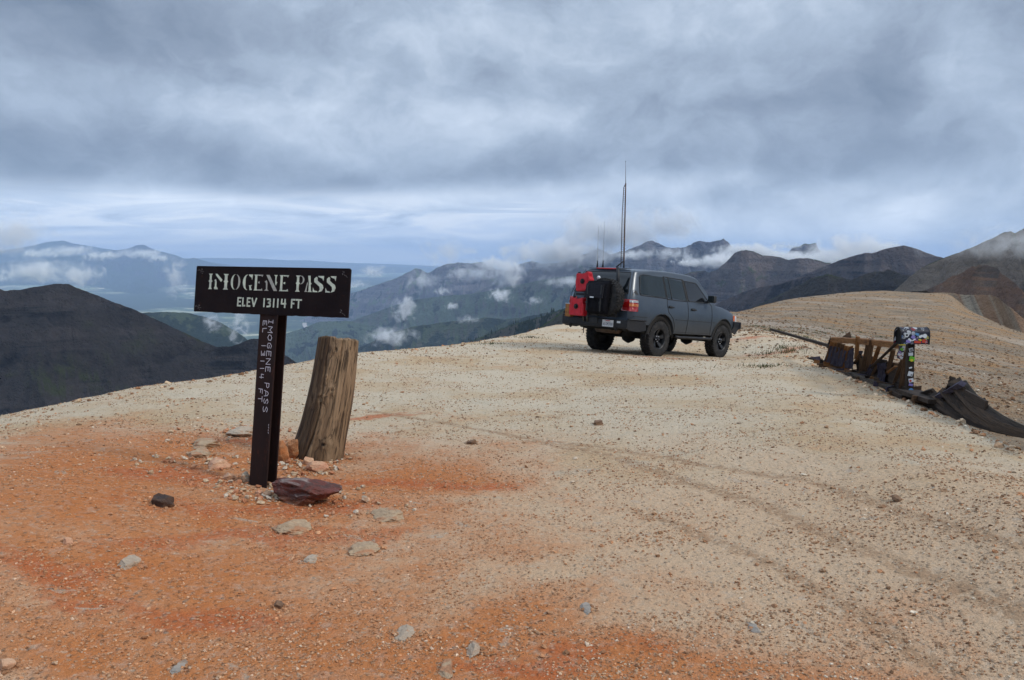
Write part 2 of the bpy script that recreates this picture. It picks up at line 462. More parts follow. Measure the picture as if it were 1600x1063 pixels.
    sp = T.m('MULTIPLY', T.ss(vd, .42, .25), T.ss(T.sep(v1)[0], .72, .80))
    c = T.mix(T.m('MULTIPLY', sp, .55), c, T.mix(T.sep(v1)[1], (.46, .35, .24), (.14, .075, .04)))
    c = T.mix(T.ss(n4, .52, .70, 0, .50), c, T.mix(.55, c, (.13, .08, .05)))
    n5 = T.noise(T.vm('ADD', flat, (3, 8, 0)), 26, 5, .75)
    c = T.mix(T.ss(n5, .56, .70, 0, .45), c, T.mix(.45, c, (.14, .085, .05)))
    c = T.mix(T.ss(n5, .44, .34, 0, .45), c, (.62, .52, .39))
    c = T.mix(T.ss(n3, .50, .25, 0, .35), c, (.58, .50, .40))
    b_in = c
    T.put(b.inputs['Base Color'], b_in)
    vd2 = T.vor(T.vm('ADD', flat, T.vm('SCALE', T.noise(flat, 30, 2, .5, out='Color'), scale=.03)), 17.0)
    h = T.m('ADD', T.m('MULTIPLY', n3, .030), T.m('MULTIPLY', n4, .010))
    h = T.m('ADD', h, T.m('MULTIPLY', T.ss(vd, .5, .1), T.m('MULTIPLY', T.ss(T.sep(v1)[2], .4, .9), .012)))
    h = T.m('ADD', h, T.m('MULTIPLY', T.ss(vd2, .55, .2), .007))
    h = T.m('ADD', h, T.m('MULTIPLY', T.m('SUBTRACT', 1.0, tr), .01))
    h = T.m('ADD', h, T.m('MULTIPLY', T.noise(flat, 220, 2, .6), .004))
    h = T.m('ADD', h, T.m('MULTIPLY', n5, .02))
    fh = T.m('ADD', T.noise(flat, 1.6, 6, .7), T.noise(flat, .4, 5, .7))
    h = T.m('ADD', h, T.m('MULTIPLY', fh, T.m('MULTIPLY', hill, .12)))
    T.put(b.inputs['Normal'], T.bump(h, 1.0, 1.3))
    return m


M_ground = ground_material()
ground = mesh_np('ground', np.stack([gx, gy, GZ], -1), grid_faces(len(AZ), len(RR))[:, ::-1], M_ground, attrs={'beyond': BEYOND})
tag(ground, kind='structure')



# ------------------------------------------------------------------ mountains
def hill_material(name, rock, rock2, scree, green, green_amt, forest=0.0, scale=1.0, forest_z=-400, snow=False, bands=0.0):
    m = material(name, rough=.97, spec=.1)
    T = NT(m.node_tree); b = bsdf(m)
    geo = T.new('ShaderNodeNewGeometry')
    pos = T.vm('SCALE', geo.outputs['Position'], scale=1.0 / scale)
    nz = T.sep(geo.outputs['Normal'])[2]
    zz = T.sep(geo.outputs['Position'])[2]
    dn = T.new('ShaderNodeAttribute', attribute_name='down').outputs['Fac']
    al = T.new('ShaderNodeAttribute', attribute_name='along').outputs['Fac']
    gl = T.new('ShaderNodeAttribute', attribute_name='gully').outputs['Fac']
    rl = T.new('ShaderNodeAttribute', attribute_name='relief').outputs['Fac']
    n1 = T.noise(pos, 3.0, 8, .62, .4); n2 = T.noise(T.vm('ADD', pos, (40, 3, 9)), 11.0, 7, .66); n3 = T.noise(pos, 45.0, 4, .7); n4 = T.noise(pos, 190.0, 4, .75)
    stra = T.noise(T.comb(T.m('MULTIPLY', T.sep(pos)[0], 1.2), T.m('MULTIPLY', T.sep(pos)[1], 1.2), T.m('MULTIPLY', T.sep(pos)[2], 26.0)), 1.0, 5, .6, .3)
    c = T.mix(T.ss(T.m('ADD', T.m('MULTIPLY', n1, .5), T.m('MULTIPLY', n2, .5)), .43, .57), rock, rock2)
    c = T.mix(T.m('MULTIPLY', T.ss(stra, .45, .58), .75), c, T.mix(.5, rock2, scree))
    strk = T.noise(T.comb(T.m('MULTIPLY', al, 26.0), T.m('MULTIPLY', dn, 2.0), 0.0), 1.0, 6, .68, .6)
    sm = T.m('MULTIPLY', T.ss(strk, .46, .60), T.ss(dn, .04, .25))
    rw = T.m('ADD', rl, T.m('MULTIPLY', T.m('SUBTRACT', n2, .5), .9))
    c = T.mix(T.ss(rw, .42, .62, 0, .8), c, T.mix(.35, rock, scree))
    sm = T.m('MAXIMUM', T.m('MULTIPLY', T.ss(rw, .10, -.08), T.ss(dn, .02, .12)), sm)
    sm = T.m('MAXIMUM', sm, T.m('MULTIPLY', T.ss(gl, .25, -.4), T.m('MULTIPLY', T.ss(dn, .05, .3), .6)))
    c = T.mix(T.m('MULTIPLY', sm, T.ss(n3, .3, .6, .55, .95)), c, T.mix(n2, scree, T.mix(.35, scree, rock)))
    if bands:
        bn = T.noise(T.comb(T.m('MULTIPLY', al, 9.0), T.m('MULTIPLY', dn, .5), 3.0), 1.0, 4, .6, .3)
        c = T.mix(bands, c, T.ramp(bn, [(.34, (.10, .09, .08)), (.41, (.36, .21, .11)), (.48, (.46, .35, .24)), (.54, (.34, .17, .08)), (.62, (.52, .44, .32)), (.70, (.12, .11, .10))]))
    if green_amt > 0:
        gm = T.m('MULTIPLY', T.ss(T.m('ADD', n1, T.m('MULTIPLY', n2, .5)), .95 - green_amt, 1.08 - green_amt), T.ss(nz, .55, .82))
        c = T.mix(gm, c, T.mix(n2, green, tuple(g * 1.7 for g in green)))
    if forest > 0:
        fz = T.ss(T.m('ADD', zz, T.m('MULTIPLY', T.m('SUBTRACT', n1, .5), 900.0)), forest_z + 120, forest_z - 120)
        fm = T.m('MULTIPLY', fz, T.ss(T.m('ADD', T.m('ADD', T.m('MULTIPLY', n2, .8), T.m('MULTIPLY', n1, .5)), T.m('ADD', T.m('MULTIPLY', n3, .2), T.m('MULTIPLY', rw, -.30))), .98 - forest * .55, 1.02 - forest * .55))
        c = T.mix(fm, c, T.mix(n3, (.012, .026, .020), (.032, .055, .034)))
    c = T.mix(T.ss(n4, .50, .64, 0, .35), c, T.mix(.6, c, (.01, .01, .012)))
    c = T.mix(T.ss(n4, .46, .36, 0, .25), c, T.mix(.55, c, scree))
    T.put(b.inputs['Base Color'], c)
    h = T.m('ADD', T.m('ADD', T.m('MULTIPLY', n4, .007), T.m('MULTIPLY', n2, .05)), T.m('ADD', T.m('MULTIPLY', n3, .016), T.m('MULTIPLY', n1, .10)))
    h = T.m('ADD', h, T.m('MULTIPLY', T.m('MULTIPLY', strk, .03), T.ss(dn, 0, .2)))
    T.put(b.inputs['Normal'], T.bump(T.m('MULTIPLY', h, scale * 1.5), 1.0, 1.0))
    return m


def ridge(name, pts, mat, drop, steep=.75, gul=.16, nu=420, nv=90, back=.7, jag=.004, seed=0, wl=.45, spur=0.0, side=0.0):
    """a ridge: crest through sight lines (row, column) at distances, falling away with gullies on both sides"""
    pts = sorted(pts); xs = np.array([p[0] for p in pts], float)
    X = np.linspace(xs[0], xs[-1], nu)
    row = .35 * pchip(xs, [p[1] for p in pts], X) + .65 * np.interp(X, xs, [p[1] for p in pts]); D = pchip(xs, [p[2] for p in pts], X)
    C = np.array([np.array(P(a, b, d)) for a, b, d in zip(X, row, D)])
    # both ends of the crest run out downhill instead of stopping short
    q = np.linspace(0, 1, 37)[1:] ** 1.3 * drop / steep * 3.2
    fall = drop * (1 - np.exp(-q * steep / drop))
    def runout(p, t):
        t = t / np.linalg.norm(t); return np.c_[p[0] + t[0] * q, p[1] + t[1] * q, p[2] - fall]
    t0 = C[0, :2] - C[6, :2]; t1 = C[-1, :2] - C[-7, :2]
    C = np.vstack([runout(C[0], t0)[::-1], C, runout(C[-1], t1)]); nu = len(C)
    seg = np.concatenate([[0], np.cumsum(np.linalg.norm(np.diff(C[:, :2], axis=0), axis=1))])
    Dm = D.mean()
    jg = jag * Dm * 1.5 * (fbm(seg / (Dm * .014) + seed, seg * 0 + seed * 3.7, 6, .62))
    C[:, 2] += jg
    L = drop / steep
    sf = np.concatenate([-np.linspace(1, 0, 26)[:-1] ** 1.4 * 3 * L * back, np.linspace(0, 1, nv) ** 1.5 * 4.2 * L])
    U, S = np.meshgrid(seg, sf, indexing='ij')
    dirv = -C[:, :2] / np.linalg.norm(C[:, :2], axis=1)[:, None]
    tang = np.stack([-dirv[:, 1], dirv[:, 0]], 1)
    dirv = dirv + side * tang; dirv /= np.linalg.norm(dirv, axis=1)[:, None]
    A = np.abs(S)
    wob = fbm(U / (drop * 1.2) + seed, S / (drop * 1.2), 3) * drop * .25 * np.clip(A / (L * .6), 0, 1)
    env = (1 - np.exp(-A / (.30 * L))) * np.exp(-A / (2.6 * L))
    gw = drop * wl
    g1 = fbm((U + wob) / gw + seed * 5.1, S / (gw * 4.0) + seed, 5, .55, ridged=True)
    g2 = fbm(U / gw * .7 + 9 + seed, S / gw * .7, 6, .58)
    prof = drop * (1 - np.exp(-A / L)) + drop * .35 * np.clip(A / L - 2.6, 0, None) ** 2
    Z = C[:, 2][:, None] - prof + env * drop * (gul * .8 * (g1 - .9) + gul * .7 * (g2 - .5)) + spur * env * drop * fbm(U / (gw * 3) + seed, S / (gw * 9) + 4, 2)
    XY = C[:, None, :2] + dirv[:, None, :] * S[..., None] + tang[:, None, :] * (wob * .5)[..., None]
    wx, wy = XY[..., 0], XY[..., 1]; k1 = drop * .30
    w1 = fbm(wx / k1 + seed, wy / k1, 3) * .35
    iso = fbm(wx / k1 + w1, wy / k1 + w1 + seed, 7, .56, ridged=True)
    Z = Z + env * drop * gul * 1.5 * (iso - .85)
    V = np.concatenate([XY, Z[..., None]], -1)
    o = mesh_np(name, V, grid_faces(nu, len(sf)), mat, smooth=True,
                attrs={'down': np.clip(A / (3 * L), 0, 1), 'along': U / (drop * 2.0) + seed, 'gully': g1, 'relief': iso + .35 * fbm(wx / (drop * .09) + 3, wy / (drop * .09) + seed, 4, .6)})
    tag(o, kind='structure')
    return o, V


GREEN = (.045, .062, .026)
M_dark = hill_material('dark_shale', (.009, .010, .013), (.048, .042, .042), (.11, .095, .09), (.034, .042, .016), .20, scale=900)
M_far = hill_material('far_rock', (.05, .055, .07), (.08, .08, .09), (.12, .11, .11), (.05, .07, .04), .35, .45, scale=9000, forest_z=-250)
M_peak = hill_material('peak_rock', (.032, .036, .052), (.20, .18, .19), (.46, .40, .39), (.10, .13, .07), .30, .55, scale=3500, forest_z=-330)
M_mid = hill_material('brown_cliff', (.028, .026, .034), (.155, .130, .118), (.36, .27, .22), (.045, .062, .024), .24, .10, scale=1600, forest_z=-420)
M_midd = hill_material('dark_cliff', (.016, .017, .025), (.085, .074, .076), (.26, .20, .17), (.028, .036, .018), .10, .0, scale=1300, forest_z=-420)
M_brown = hill_material('brown_scree', (.17, .14, .115), (.30, .24, .185), (.42, .33, .25), (.075, .085, .04), .30, scale=420)
M_red = hill_material('red_scree', (.15, .12, .10), (.26, .18, .125), (.36, .17, .09), (.06, .065, .03), .1, scale=160)
M_band = hill_material('banded_scree', (.28, .2, .14), (.33, .25, .18), (.38, .28, .2), (.1, .1, .05), 0, scale=90, bands=.6)
M_darkrock = hill_material('dark_broken_rock', (.045, .038, .034), (.085, .07, .06), (.12, .09, .07), (.05, .055, .025), .05, scale=40)
M_forest = hill_material('forested_slope', (.05, .055, .04), (.10, .10, .07), (.24, .21, .17), (.050, .070, .036), .45, .72, scale=1800, forest_z=400)
M_forest_far = hill_material('far_forested_slope', (.06, .065, .055), (.13, .13, .09), (.30, .27, .22), (.075, .105, .06), .50, .60, scale=5000, forest_z=600)

# far left massif, two ranges
ridge('distant_mountain', [(-260, 412, 40000), (-120, 400, 40000), (0, 392, 40000), (45, 385, 40000), (78, 378, 40000), (98, 376, 40000), (112, 380, 40000), (165, 389, 40000), (230, 397, 40000), (300, 405, 40000), (380, 418, 40000)], M_far, 1900, .55, .12, 260, 60, seed=1, jag=.0006)
ridge('distant_mountain', [(-200, 425, 33000), (0, 412, 33000), (70, 404, 33000), (130, 399, 33000), (175, 392, 33000), (192, 390, 33000), (204, 388, 33000), (212, 384, 33000), (224, 383, 33000), (235, 388, 33000), (250, 393, 33000), (258, 395, 33000), (268, 397, 33000), (290, 405, 33000), (303, 403, 33000), (330, 411, 33000), (400, 424, 33000), (500, 440, 33000)], M_far, 1330, .60, .16, 320, 60, seed=2, jag=.0009)
ridge('distant_mesa', [(200, 414, 54000), (320, 403, 54000), (400, 404, 54000), (450, 407, 54000), (480, 407, 54000), (520, 410, 54000), (640, 414, 54000), (760, 420, 54000), (900, 425, 54000)], M_far, 1300, .45, .03, 160, 40, seed=3, jag=.0002)
ridge('distant_mesa', [(420, 428, 48000), (520, 418, 48000), (600, 417, 48000), (700, 421, 48000), (820, 424, 48000), (950, 432, 48000)], M_far, 1100, .5, .03, 160, 40, seed=4, jag=.0002)
# right-hand ranges, far to near
ridge('mountain_range', [(520, 470, 15500), (560, 455, 15000), (600, 441, 14500), (625, 432, 14300), (640, 424, 14200), (650, 419, 14200), (659, 422, 14100), (668, 427, 14000), (680, 420, 13800), (690, 415, 13600), (712, 411, 13400), (735, 411, 13300), (755, 410, 13200), (764, 415, 13100), (778, 422, 13000), (795, 420, 12800), (812, 412, 12600), (830, 409, 12400), (852, 413, 12200), (870, 410, 12000), (930, 404, 12000), (1010, 410, 12000)],
      M_peak, 1150, .55, .34, 520, 110, seed=5, jag=.0016, wl=.9, spur=.2)
ridge('mountain_range', [(700, 475, 11500), (760, 450, 11000), (800, 435, 10600), (840, 420, 10200), (870, 411, 9900), (890, 406, 9700), (908, 399, 9600), (920, 394, 9500), (933, 389, 9500), (944, 391, 9400), (953, 398, 9300), (970, 394, 9200), (985, 389, 9100), (1003, 382, 9000), (1017, 376, 9000), (1030, 381, 8900), (1052, 388, 8800), (1064, 387, 8800), (1078, 383, 8700), (1093, 376, 8700), (1103, 379, 8700), (1118, 377, 8600), (1130, 373, 8600), (1139, 379, 8600), (1146, 389, 8500), (1160, 397, 8500), (1190, 404, 8500), (1215, 402, 8500), (1232, 395, 8500), (1240, 386, 8500), (1250, 385, 8500), (1256, 381, 8500), (1275, 380.5, 8500), (1278, 389, 8500), (1290, 398, 8500), (1320, 408, 8500), (1400, 420, 8500)],
      M_peak, 1250, .62, .34, 760, 120, seed=6, jag=.0018, wl=.7, spur=.25)
ridge('green_spur', [(540, 505, 10500), (590, 487, 10200), (640, 470, 9900), (690, 463, 9600), (740, 459, 9300), (800, 447, 9000), (850, 437, 8600), (900, 430, 8200), (960, 428, 7800), (1020, 436, 7400)], M_forest_far, 900, .36, .24, 360, 80, seed=7, jag=.001, wl=.7)
ridge('wooded_hill', [(420, 530, 9400), (470, 514, 9300), (500, 503, 9200), (540, 501, 9200), (575, 508, 9000), (620, 520, 8800), (680, 540, 8600)], M_forest_far, 420, .35, .12, 200, 50, seed=8, jag=.001)
ridge('wooded_hill', [(520, 560, 6200), (570, 540, 6100), (600, 524, 6000), (650, 510, 5900), (700, 503, 5800), (760, 497, 5600), (800, 499, 5500), (850, 490, 5300), (900, 478, 5000), (980, 465, 4800)], M_forest, 760, .45, .18, 360, 80, seed=9, jag=.0016)
spur2_o, spur2_V = ridge('wooded_spur', [(600, 590, 2900), (660, 566, 2800), (700, 548, 2700), (740, 531, 2650), (775, 517, 2600), (800, 507, 2500), (830, 499, 2400), (860, 490, 2250), (890, 479, 2100), (930, 464, 2000), (990, 450, 1900)], M_forest, 700, .50, .13, 380, 80, seed=10, jag=.0016)
spur_o, spur_V = ridge('green_slope', [(740, 580, 1500), (790, 549, 1480), (830, 522, 1450), (860, 500, 1400), (885, 482, 1350), (905, 470, 1320), (960, 445, 1250), (1000, 440, 1250)], hill_material('green_scree', (.07, .07, .055), (.10, .095, .07), (.13, .12, .09), (.06, .08, .03), .62, scale=500), 500, .55, .08, 240, 70, seed=11, jag=.0014)
ridge('brown_mountain', [(960, 470, 4700), (1010, 448, 4700), (1040, 438, 4650), (1060, 434, 4600), (1075, 427, 4600), (1092, 423, 4600), (1108, 425, 4550), (1118, 423, 4500), (1128, 415, 4500), (1137, 407, 4500), (1146, 398, 4450), (1158, 392, 4400), (1170, 392, 4400), (1182, 396, 4400), (1196, 400, 4400), (1215, 402, 4400), (1232, 405, 4350), (1250, 403, 4300), (1268, 405, 4300), (1282, 408, 4300), (1296, 412, 4300), (1330, 424, 4300), (1400, 440, 4300)],
      M_mid, 620, .85, .32, 560, 110, seed=12, jag=.0022, wl=.6)
ridge('rounded_mountain', [(1180, 455, 3300), (1240, 436, 3300), (1285, 418, 3300), (1300, 412, 3300), (1320, 404, 3250), (1335, 400, 3250), (1352, 395, 3200), (1362, 396, 3200), (1380, 390, 3200), (1400, 385.5, 3200), (1412, 384, 3200), (1430, 388, 3200), (1450, 396, 3200), (1472, 403, 3200), (1540, 425, 3200)], M_midd, 520, .75, .26, 420, 90, seed=13, jag=.001, wl=.6)
ridge('dark_slope', [(1040, 505, 2700), (1100, 484, 2650), (1150, 461, 2600), (1185, 449, 2550), (1210, 446, 2500), (1240, 438, 2450), (1268, 431, 2400), (1300, 440, 2400), (1350, 455, 2350)], M_midd, 420, .65, .15, 360, 80, seed=14, jag=.0012, wl=.6)
ridge('dark_ridge', [(1130, 500, 1900), (1190, 475, 1850), (1225, 457, 1800), (1250, 444, 1800), (1275, 433, 1780), (1290, 429, 1770), (1312, 433, 1760), (1328, 439, 1750), (1345, 431, 1740), (1368, 424, 1740), (1388, 422, 1720), (1402, 425, 1700), (1420, 432, 1680), (1480, 450, 1650)], hill_material('dark_brown_rock', (.04, .036, .034), (.072, .062, .055), (.10, .085, .07), (.04, .045, .02), .25, scale=700), 330, .70, .20, 420, 80, seed=15, jag=.0020, wl=.5)
ridge('brown_mountain', [(1330, 500, 1300), (1370, 476, 1280), (1400, 452, 1260), (1420, 434, 1240), (1440, 419, 1230), (1455, 411, 1220), (1475, 403, 1200), (1500, 394, 1180), (1530, 382, 1150), (1555, 370, 1130), (1570, 363, 1120), (1580, 362, 1110), (1586, 364.5, 1110), (1596, 359, 1100), (1620, 345, 1080), (1700, 315, 1050), (1850, 280, 1000)], M_brown, 300, .62, .12, 560, 110, seed=16, jag=.0008, wl=.5, side=.25)
ridge('red_spur', [(1380, 478, 820), (1420, 464, 800), (1460, 447, 780), (1490, 432, 770), (1512, 421, 760), (1530, 415, 750), (1545, 414.5, 745), (1556, 418, 740), (1566, 428, 730), (1580, 438, 720), (1590, 446, 710), (1604, 462, 700), (1660, 500, 680), (1760, 560, 650)], M_red, 130, .75, .22, 420, 90, seed=17, jag=.0022, wl=.6, side=.2)
ridge('banded_slope', [(1380, 490, 420), (1430, 466, 410), (1458, 456.5, 400), (1475, 457, 395), (1500, 460, 390), (1525, 461, 385), (1548, 461, 380), (1560, 466, 375), (1580, 482, 365), (1600, 498, 360), (1680, 560, 340), (1800, 640, 320)], M_band, 90, .62, .05, 420, 80, seed=18, jag=.0010, wl=.5, side=.35)
ridge('dark_outcrop', [(1370, 476, 215), (1405, 462, 210), (1430, 455, 206), (1445, 455, 204), (1456, 458, 202), (1468, 466, 200), (1485, 477, 196), (1502, 489, 192), (1530, 512, 186), (1570, 540, 180)], M_darkrock, 26, .75, .16, 300, 60, seed=19, jag=.0022, wl=.5, side=.3)
# left-hand dark ridge and wooded hill
ridge('dark_left_ridge', [(-420, 470, 1650), (-200, 438, 1650), (-80, 444, 1640), (-30, 445, 1630), (-5, 450, 1620), (6, 454, 1615), (30, 453, 1610), (50, 449, 1605), (70, 446, 1600), (92, 443.5, 1600), (106, 443.5, 1600), (120, 450, 1600), (150, 461, 1600), (180, 473, 1590), (205, 482, 1580), (232, 494, 1570), (262, 508, 1560), (290, 521, 1550), (320, 535, 1540), (340, 542, 1530), (358, 542, 1520), (374, 537, 1520), (390, 531, 1520), (403, 529, 1510), (415, 535, 1505), (430, 545, 1500), (455, 561, 1490), (500, 592, 1470), (600, 660, 1430)],
      M_dark, 700, .80, .20, 720, 120, seed=20, jag=.0011, wl=.42, spur=.1)
ridge('wooded_hill', [(60, 540, 5000), (150, 505, 5000), (200, 491, 5000), (232, 488.5, 5000), (262, 487.5, 5000), (292, 489, 5000), (320, 495, 4950), (345, 505, 4900), (368, 517, 4850), (390, 533, 4800), (430, 560, 4700), (500, 610, 4600)], M_forest, 900, .55, .12, 300, 70, seed=21, jag=.0010)


# valley floor out to the horizon
def valley():
    m = material('valley_fields', rough=1.0, spec=.05)
    T = NT(m.node_tree); b = bsdf(m)
    pos = T.vm('SCALE', T.new('ShaderNodeNewGeometry').outputs['Position'], scale=.001)
    x, y, z = T.sep(pos); fl = T.comb(x, y, 0.0)
    n1 = T.noise(fl, .17, 7, .6, .6); n2 = T.noise(fl, 1.3, 6, .62, .5); n3 = T.noise(fl, 4.0, 4, .65)
    fv = T.vor(T.vm('MULTIPLY', fl, (1.0, .55, 0)), 1.1, out='Color')
    field = T.mix(T.sep(fv)[0], (.15, .21, .09), (.56, .52, .36))
    c = T.mix(T.ss(n2, .47, .54), T.mix(n3, (.045, .07, .04), (.11, .15, .075)), field)
    c = T.mix(T.ss(n1, .47, .54), c, T.mix(n3, (.022, .036, .026), (.06, .08, .045)))
    c = T.mix(T.ss(T.noise(fl, 1.6, 5, .7), .56, .66, 0, .8), c, (.028, .045, .03))
    T.put(b.inputs['Base Color'], c)
    a = np.concatenate([np.linspace(-np.pi, -.9, 30)[:-1], np.linspace(-.9, .9, 300), np.linspace(.9, np.pi, 30)[1:]])
    r = np.concatenate([np.exp(np.linspace(np.log(1200), np.log(62000), 180))])
    A, R = np.meshgrid(a, r, indexing='ij'); X = np.sin(A) * R; Y = np.cos(A) * R
    Z = -1270 + 60 * fbm(X / 2600, Y / 2600, 5) + 430 * np.clip((R - 14000) / 20000, 0, 1) + 90 * fbm(X / 9000 + 3, Y / 9000, 3) * np.clip((R - 12000) / 15000, 0, 1)
    o = mesh_np('valley_floor', np.stack([X, Y, Z], -1), grid_faces(len(a), len(r))[:, ::-1], m)
    tag(o, kind='structure')


valley()


# ------------------------------------------------------------------ air
def haze():
    me = bpy.data.meshes.new('haze'); bm = bmesh.new(); bmesh.ops.create_cube(bm, size=1)
    for v in bm.verts: v.co = Vector((v.co.x * 130000, v.co.y * 130000, -2700 + (v.co.z + .5) * 3750))
    bm.to_mesh(me); bm.free()
    m = bpy.data.materials.new('haze_air'); m.use_nodes = True; n = m.node_tree.nodes; n.clear()
    v = n.new('ShaderNodeVolumePrincipled'); v.inputs['Color'].default_value = (.52, .70, 1.0, 1); v.inputs['Density'].default_value = HAZE_DENSITY
    v.inputs['Anisotropy'].default_value = 0.0
    o = n.new('ShaderNodeOutputMaterial'); m.node_tree.links.new(v.outputs[0], o.inputs['Volume'])
    ob = link('haze', me, m); tag(ob, kind='stuff')


HAZE_DENSITY = 3.1e-5
haze()
# ------------------------------------------------------------------ mesh building helpers
class MB:
    def __init__(self): self.bm = bmesh.new()
    def box(self, c, size, rot=None, bevel=0.0):
        r = bmesh.ops.create_cube(self.bm, size=1.0)['verts']
        for v in r:
            p = Vector((v.co.x * size[0], v.co.y * size[1], v.co.z * size[2]))
            if rot is not None: p = rot @ p
            v.co = p + Vector(c)
        if bevel:
            es = list({e for v in r for e in v.link_edges})
            bmesh.ops.bevel(self.bm, geom=es, offset=bevel, segments=2, affect='EDGES', profile=.6)
        return self
    def bar(self, a, b, w, h, up=(0, 0, 1), bevel=0.0):
        a, b = Vector(a), Vector(b); d = b - a; L = d.length; x = d.normalized(); u = Vector(up)
        y = u.cross(x)
        if y.length < 1e-5: y = Vector((0, 1, 0)).cross(x)
        y.normalize(); z = x.cross(y)
        return self.box((a + b) / 2, (L, w, h), Matrix((x, y, z)).transposed(), bevel)
    def tube(self, pts, r, seg=10, cap=True):
        pts = [Vector(p) for p in pts]; rings = []
        rr = r if isinstance(r, (list, tuple)) else [r] * len(pts)
        ref = Vector((0, 0, 1))
        for i, p in enumerate(pts):
            t = (pts[min(i + 1, len(pts) - 1)] - pts[max(i - 1, 0)]).normalized()
            if abs(t.dot(ref)) > .95: ref = Vector((1, 0, 0))
            u = t.cross(ref).normalized(); w = t.cross(u)
            rings.append([self.bm.verts.new(p + (u * math.cos(2 * math.pi * k / seg) + w * math.sin(2 * math.pi * k / seg)) * rr[i]) for k in range(seg)])
        for A, B in zip(rings, rings[1:]):
            for k in range(seg): self.bm.faces.new((A[k], A[(k + 1) % seg], B[(k + 1) % seg], B[k]))
        if cap: self.bm.faces.new(rings[0][::-1]); self.bm.faces.new(rings[-1])
        return self
    def lathe(self, prof, c, axis=(0, 1, 0), seg=48, closed=False):
        """prof = [(radius, offset along axis)]"""
        ax = Vector(axis).normalized(); u = ax.cross(Vector((0, 0, 1)));
        if u.length < 1e-4: u = Vector((1, 0, 0))
        u.normalize(); w = ax.cross(u); c = Vector(c); rings = []
        for r, o in prof:
            if r < 1e-6: rings.append([self.bm.verts.new(c + ax * o)])
            else: rings.append([self.bm.verts.new(c + ax * o + (u * math.cos(2 * math.pi * k / seg) + w * math.sin(2 * math.pi * k / seg)) * r) for k in range(seg)])
        pr = list(zip(rings, rings[1:]))
        if closed: pr.append((rings[-1], rings[0]))
        for A, B in pr:
            for k in range(seg):
                k2 = (k + 1) % seg
                f = ([A[0], B[k2], B[k]] if len(A) == 1 else [A[k], A[k2], B[0]] if len(B) == 1 else [A[k], A[k2], B[k2], B[k]])
                self.bm.faces.new(f)
        return self
    def prism(self, pts, thick, M=None):
        """polygon in the local xz plane extruded along local y, then moved by M"""
        M = M or Matrix.Identity(4)
        A = [self.bm.verts.new(M @ Vector((x, 0, z))) for x, z in pts]; B = [self.bm.verts.new(M @ Vector((x, thick, z))) for x, z in pts]
        n = len(pts); self.bm.faces.new(A); self.bm.faces.new(B[::-1])
        for i in range(n): self.bm.faces.new((A[i], B[i], B[(i + 1) % n], A[(i + 1) % n]))
        return self
    def strip(self, a, b, w):
        """flat pen stroke in the local xz plane at y = 0"""
        a, b = Vector(a), Vector(b); d = (b - a); L = d.length or 1e-6; d = d / L; n = Vector((-d.z, 0, d.x)) * w / 2; e = d * w * .35
        vs = [self.bm.verts.new(p) for p in (a - e + n, b + e + n, b + e - n, a - e - n)]
        self.bm.faces.new(vs); return self
    def quad(self, *p): self.bm.faces.new([self.bm.verts.new(Vector(q)) for q in p]); return self
    def build(self, name, mat, parent=None, smooth=False, angle=None):
        bmesh.ops.recalc_face_normals(self.bm, faces=self.bm.faces)
        me = bpy.data.meshes.new(name); self.bm.to_mesh(me); self.bm.free()
        if smooth or angle:
            me.polygons.foreach_set('use_smooth', np.ones(len(me.polygons), bool))
            if angle: me.set_sharp_from_angle(angle=math.radians(angle))
        return link(name, me, mat, parent)


def empty(name, label=None, cat=None, loc=(0, 0, 0), group=None, M=None):
    o = bpy.data.objects.new(name, None); COL.objects.link(o); o.empty_display_size = .2
    if M is not None: o.matrix_world = M
    else: o.location = loc
    return tag(o, label, cat, group)


def rot3(y, p, r): return Matrix.Rotation(y, 3, 'Z') @ Matrix.Rotation(p, 3, 'Y') @ Matrix.Rotation(r, 3, 'X')


def worn(name, c1, c2, rough=.7, scale=6.0, metal=0.0, stretch=(1, 1, 1), bump=.002, spec=.4, coords='Object', th=(.4, .62), c3=None):
    m = material(name, c1, rough, metal, spec); T = NT(m.node_tree); b = bsdf(m)
    v = T.new('ShaderNodeTexCoord').outputs[coords]; v = T.vm('MULTIPLY', v, stretch)
    n = T.noise(v, scale, 7, .62, .3); n2 = T.noise(v, scale * 7, 4, .65)
    c = T.mix(T.ss(T.m('ADD', T.m('MULTIPLY', n, .7), T.m('MULTIPLY', n2, .3)), *th), c1, c2)
    if c3 is not None: c = T.mix(T.ss(n2, .58, .70), c, c3)
    T.put(b.inputs['Base Color'], c)
    T.put(b.inputs['Roughness'], T.ss(n2, .3, .7, rough - .12, min(1, rough + .12)))
    T.put(b.inputs['Normal'], T.bump(T.m('ADD', T.m('MULTIPLY', n, 1.0), T.m('MULTIPLY', n2, .5)), .8, bump))
    return m


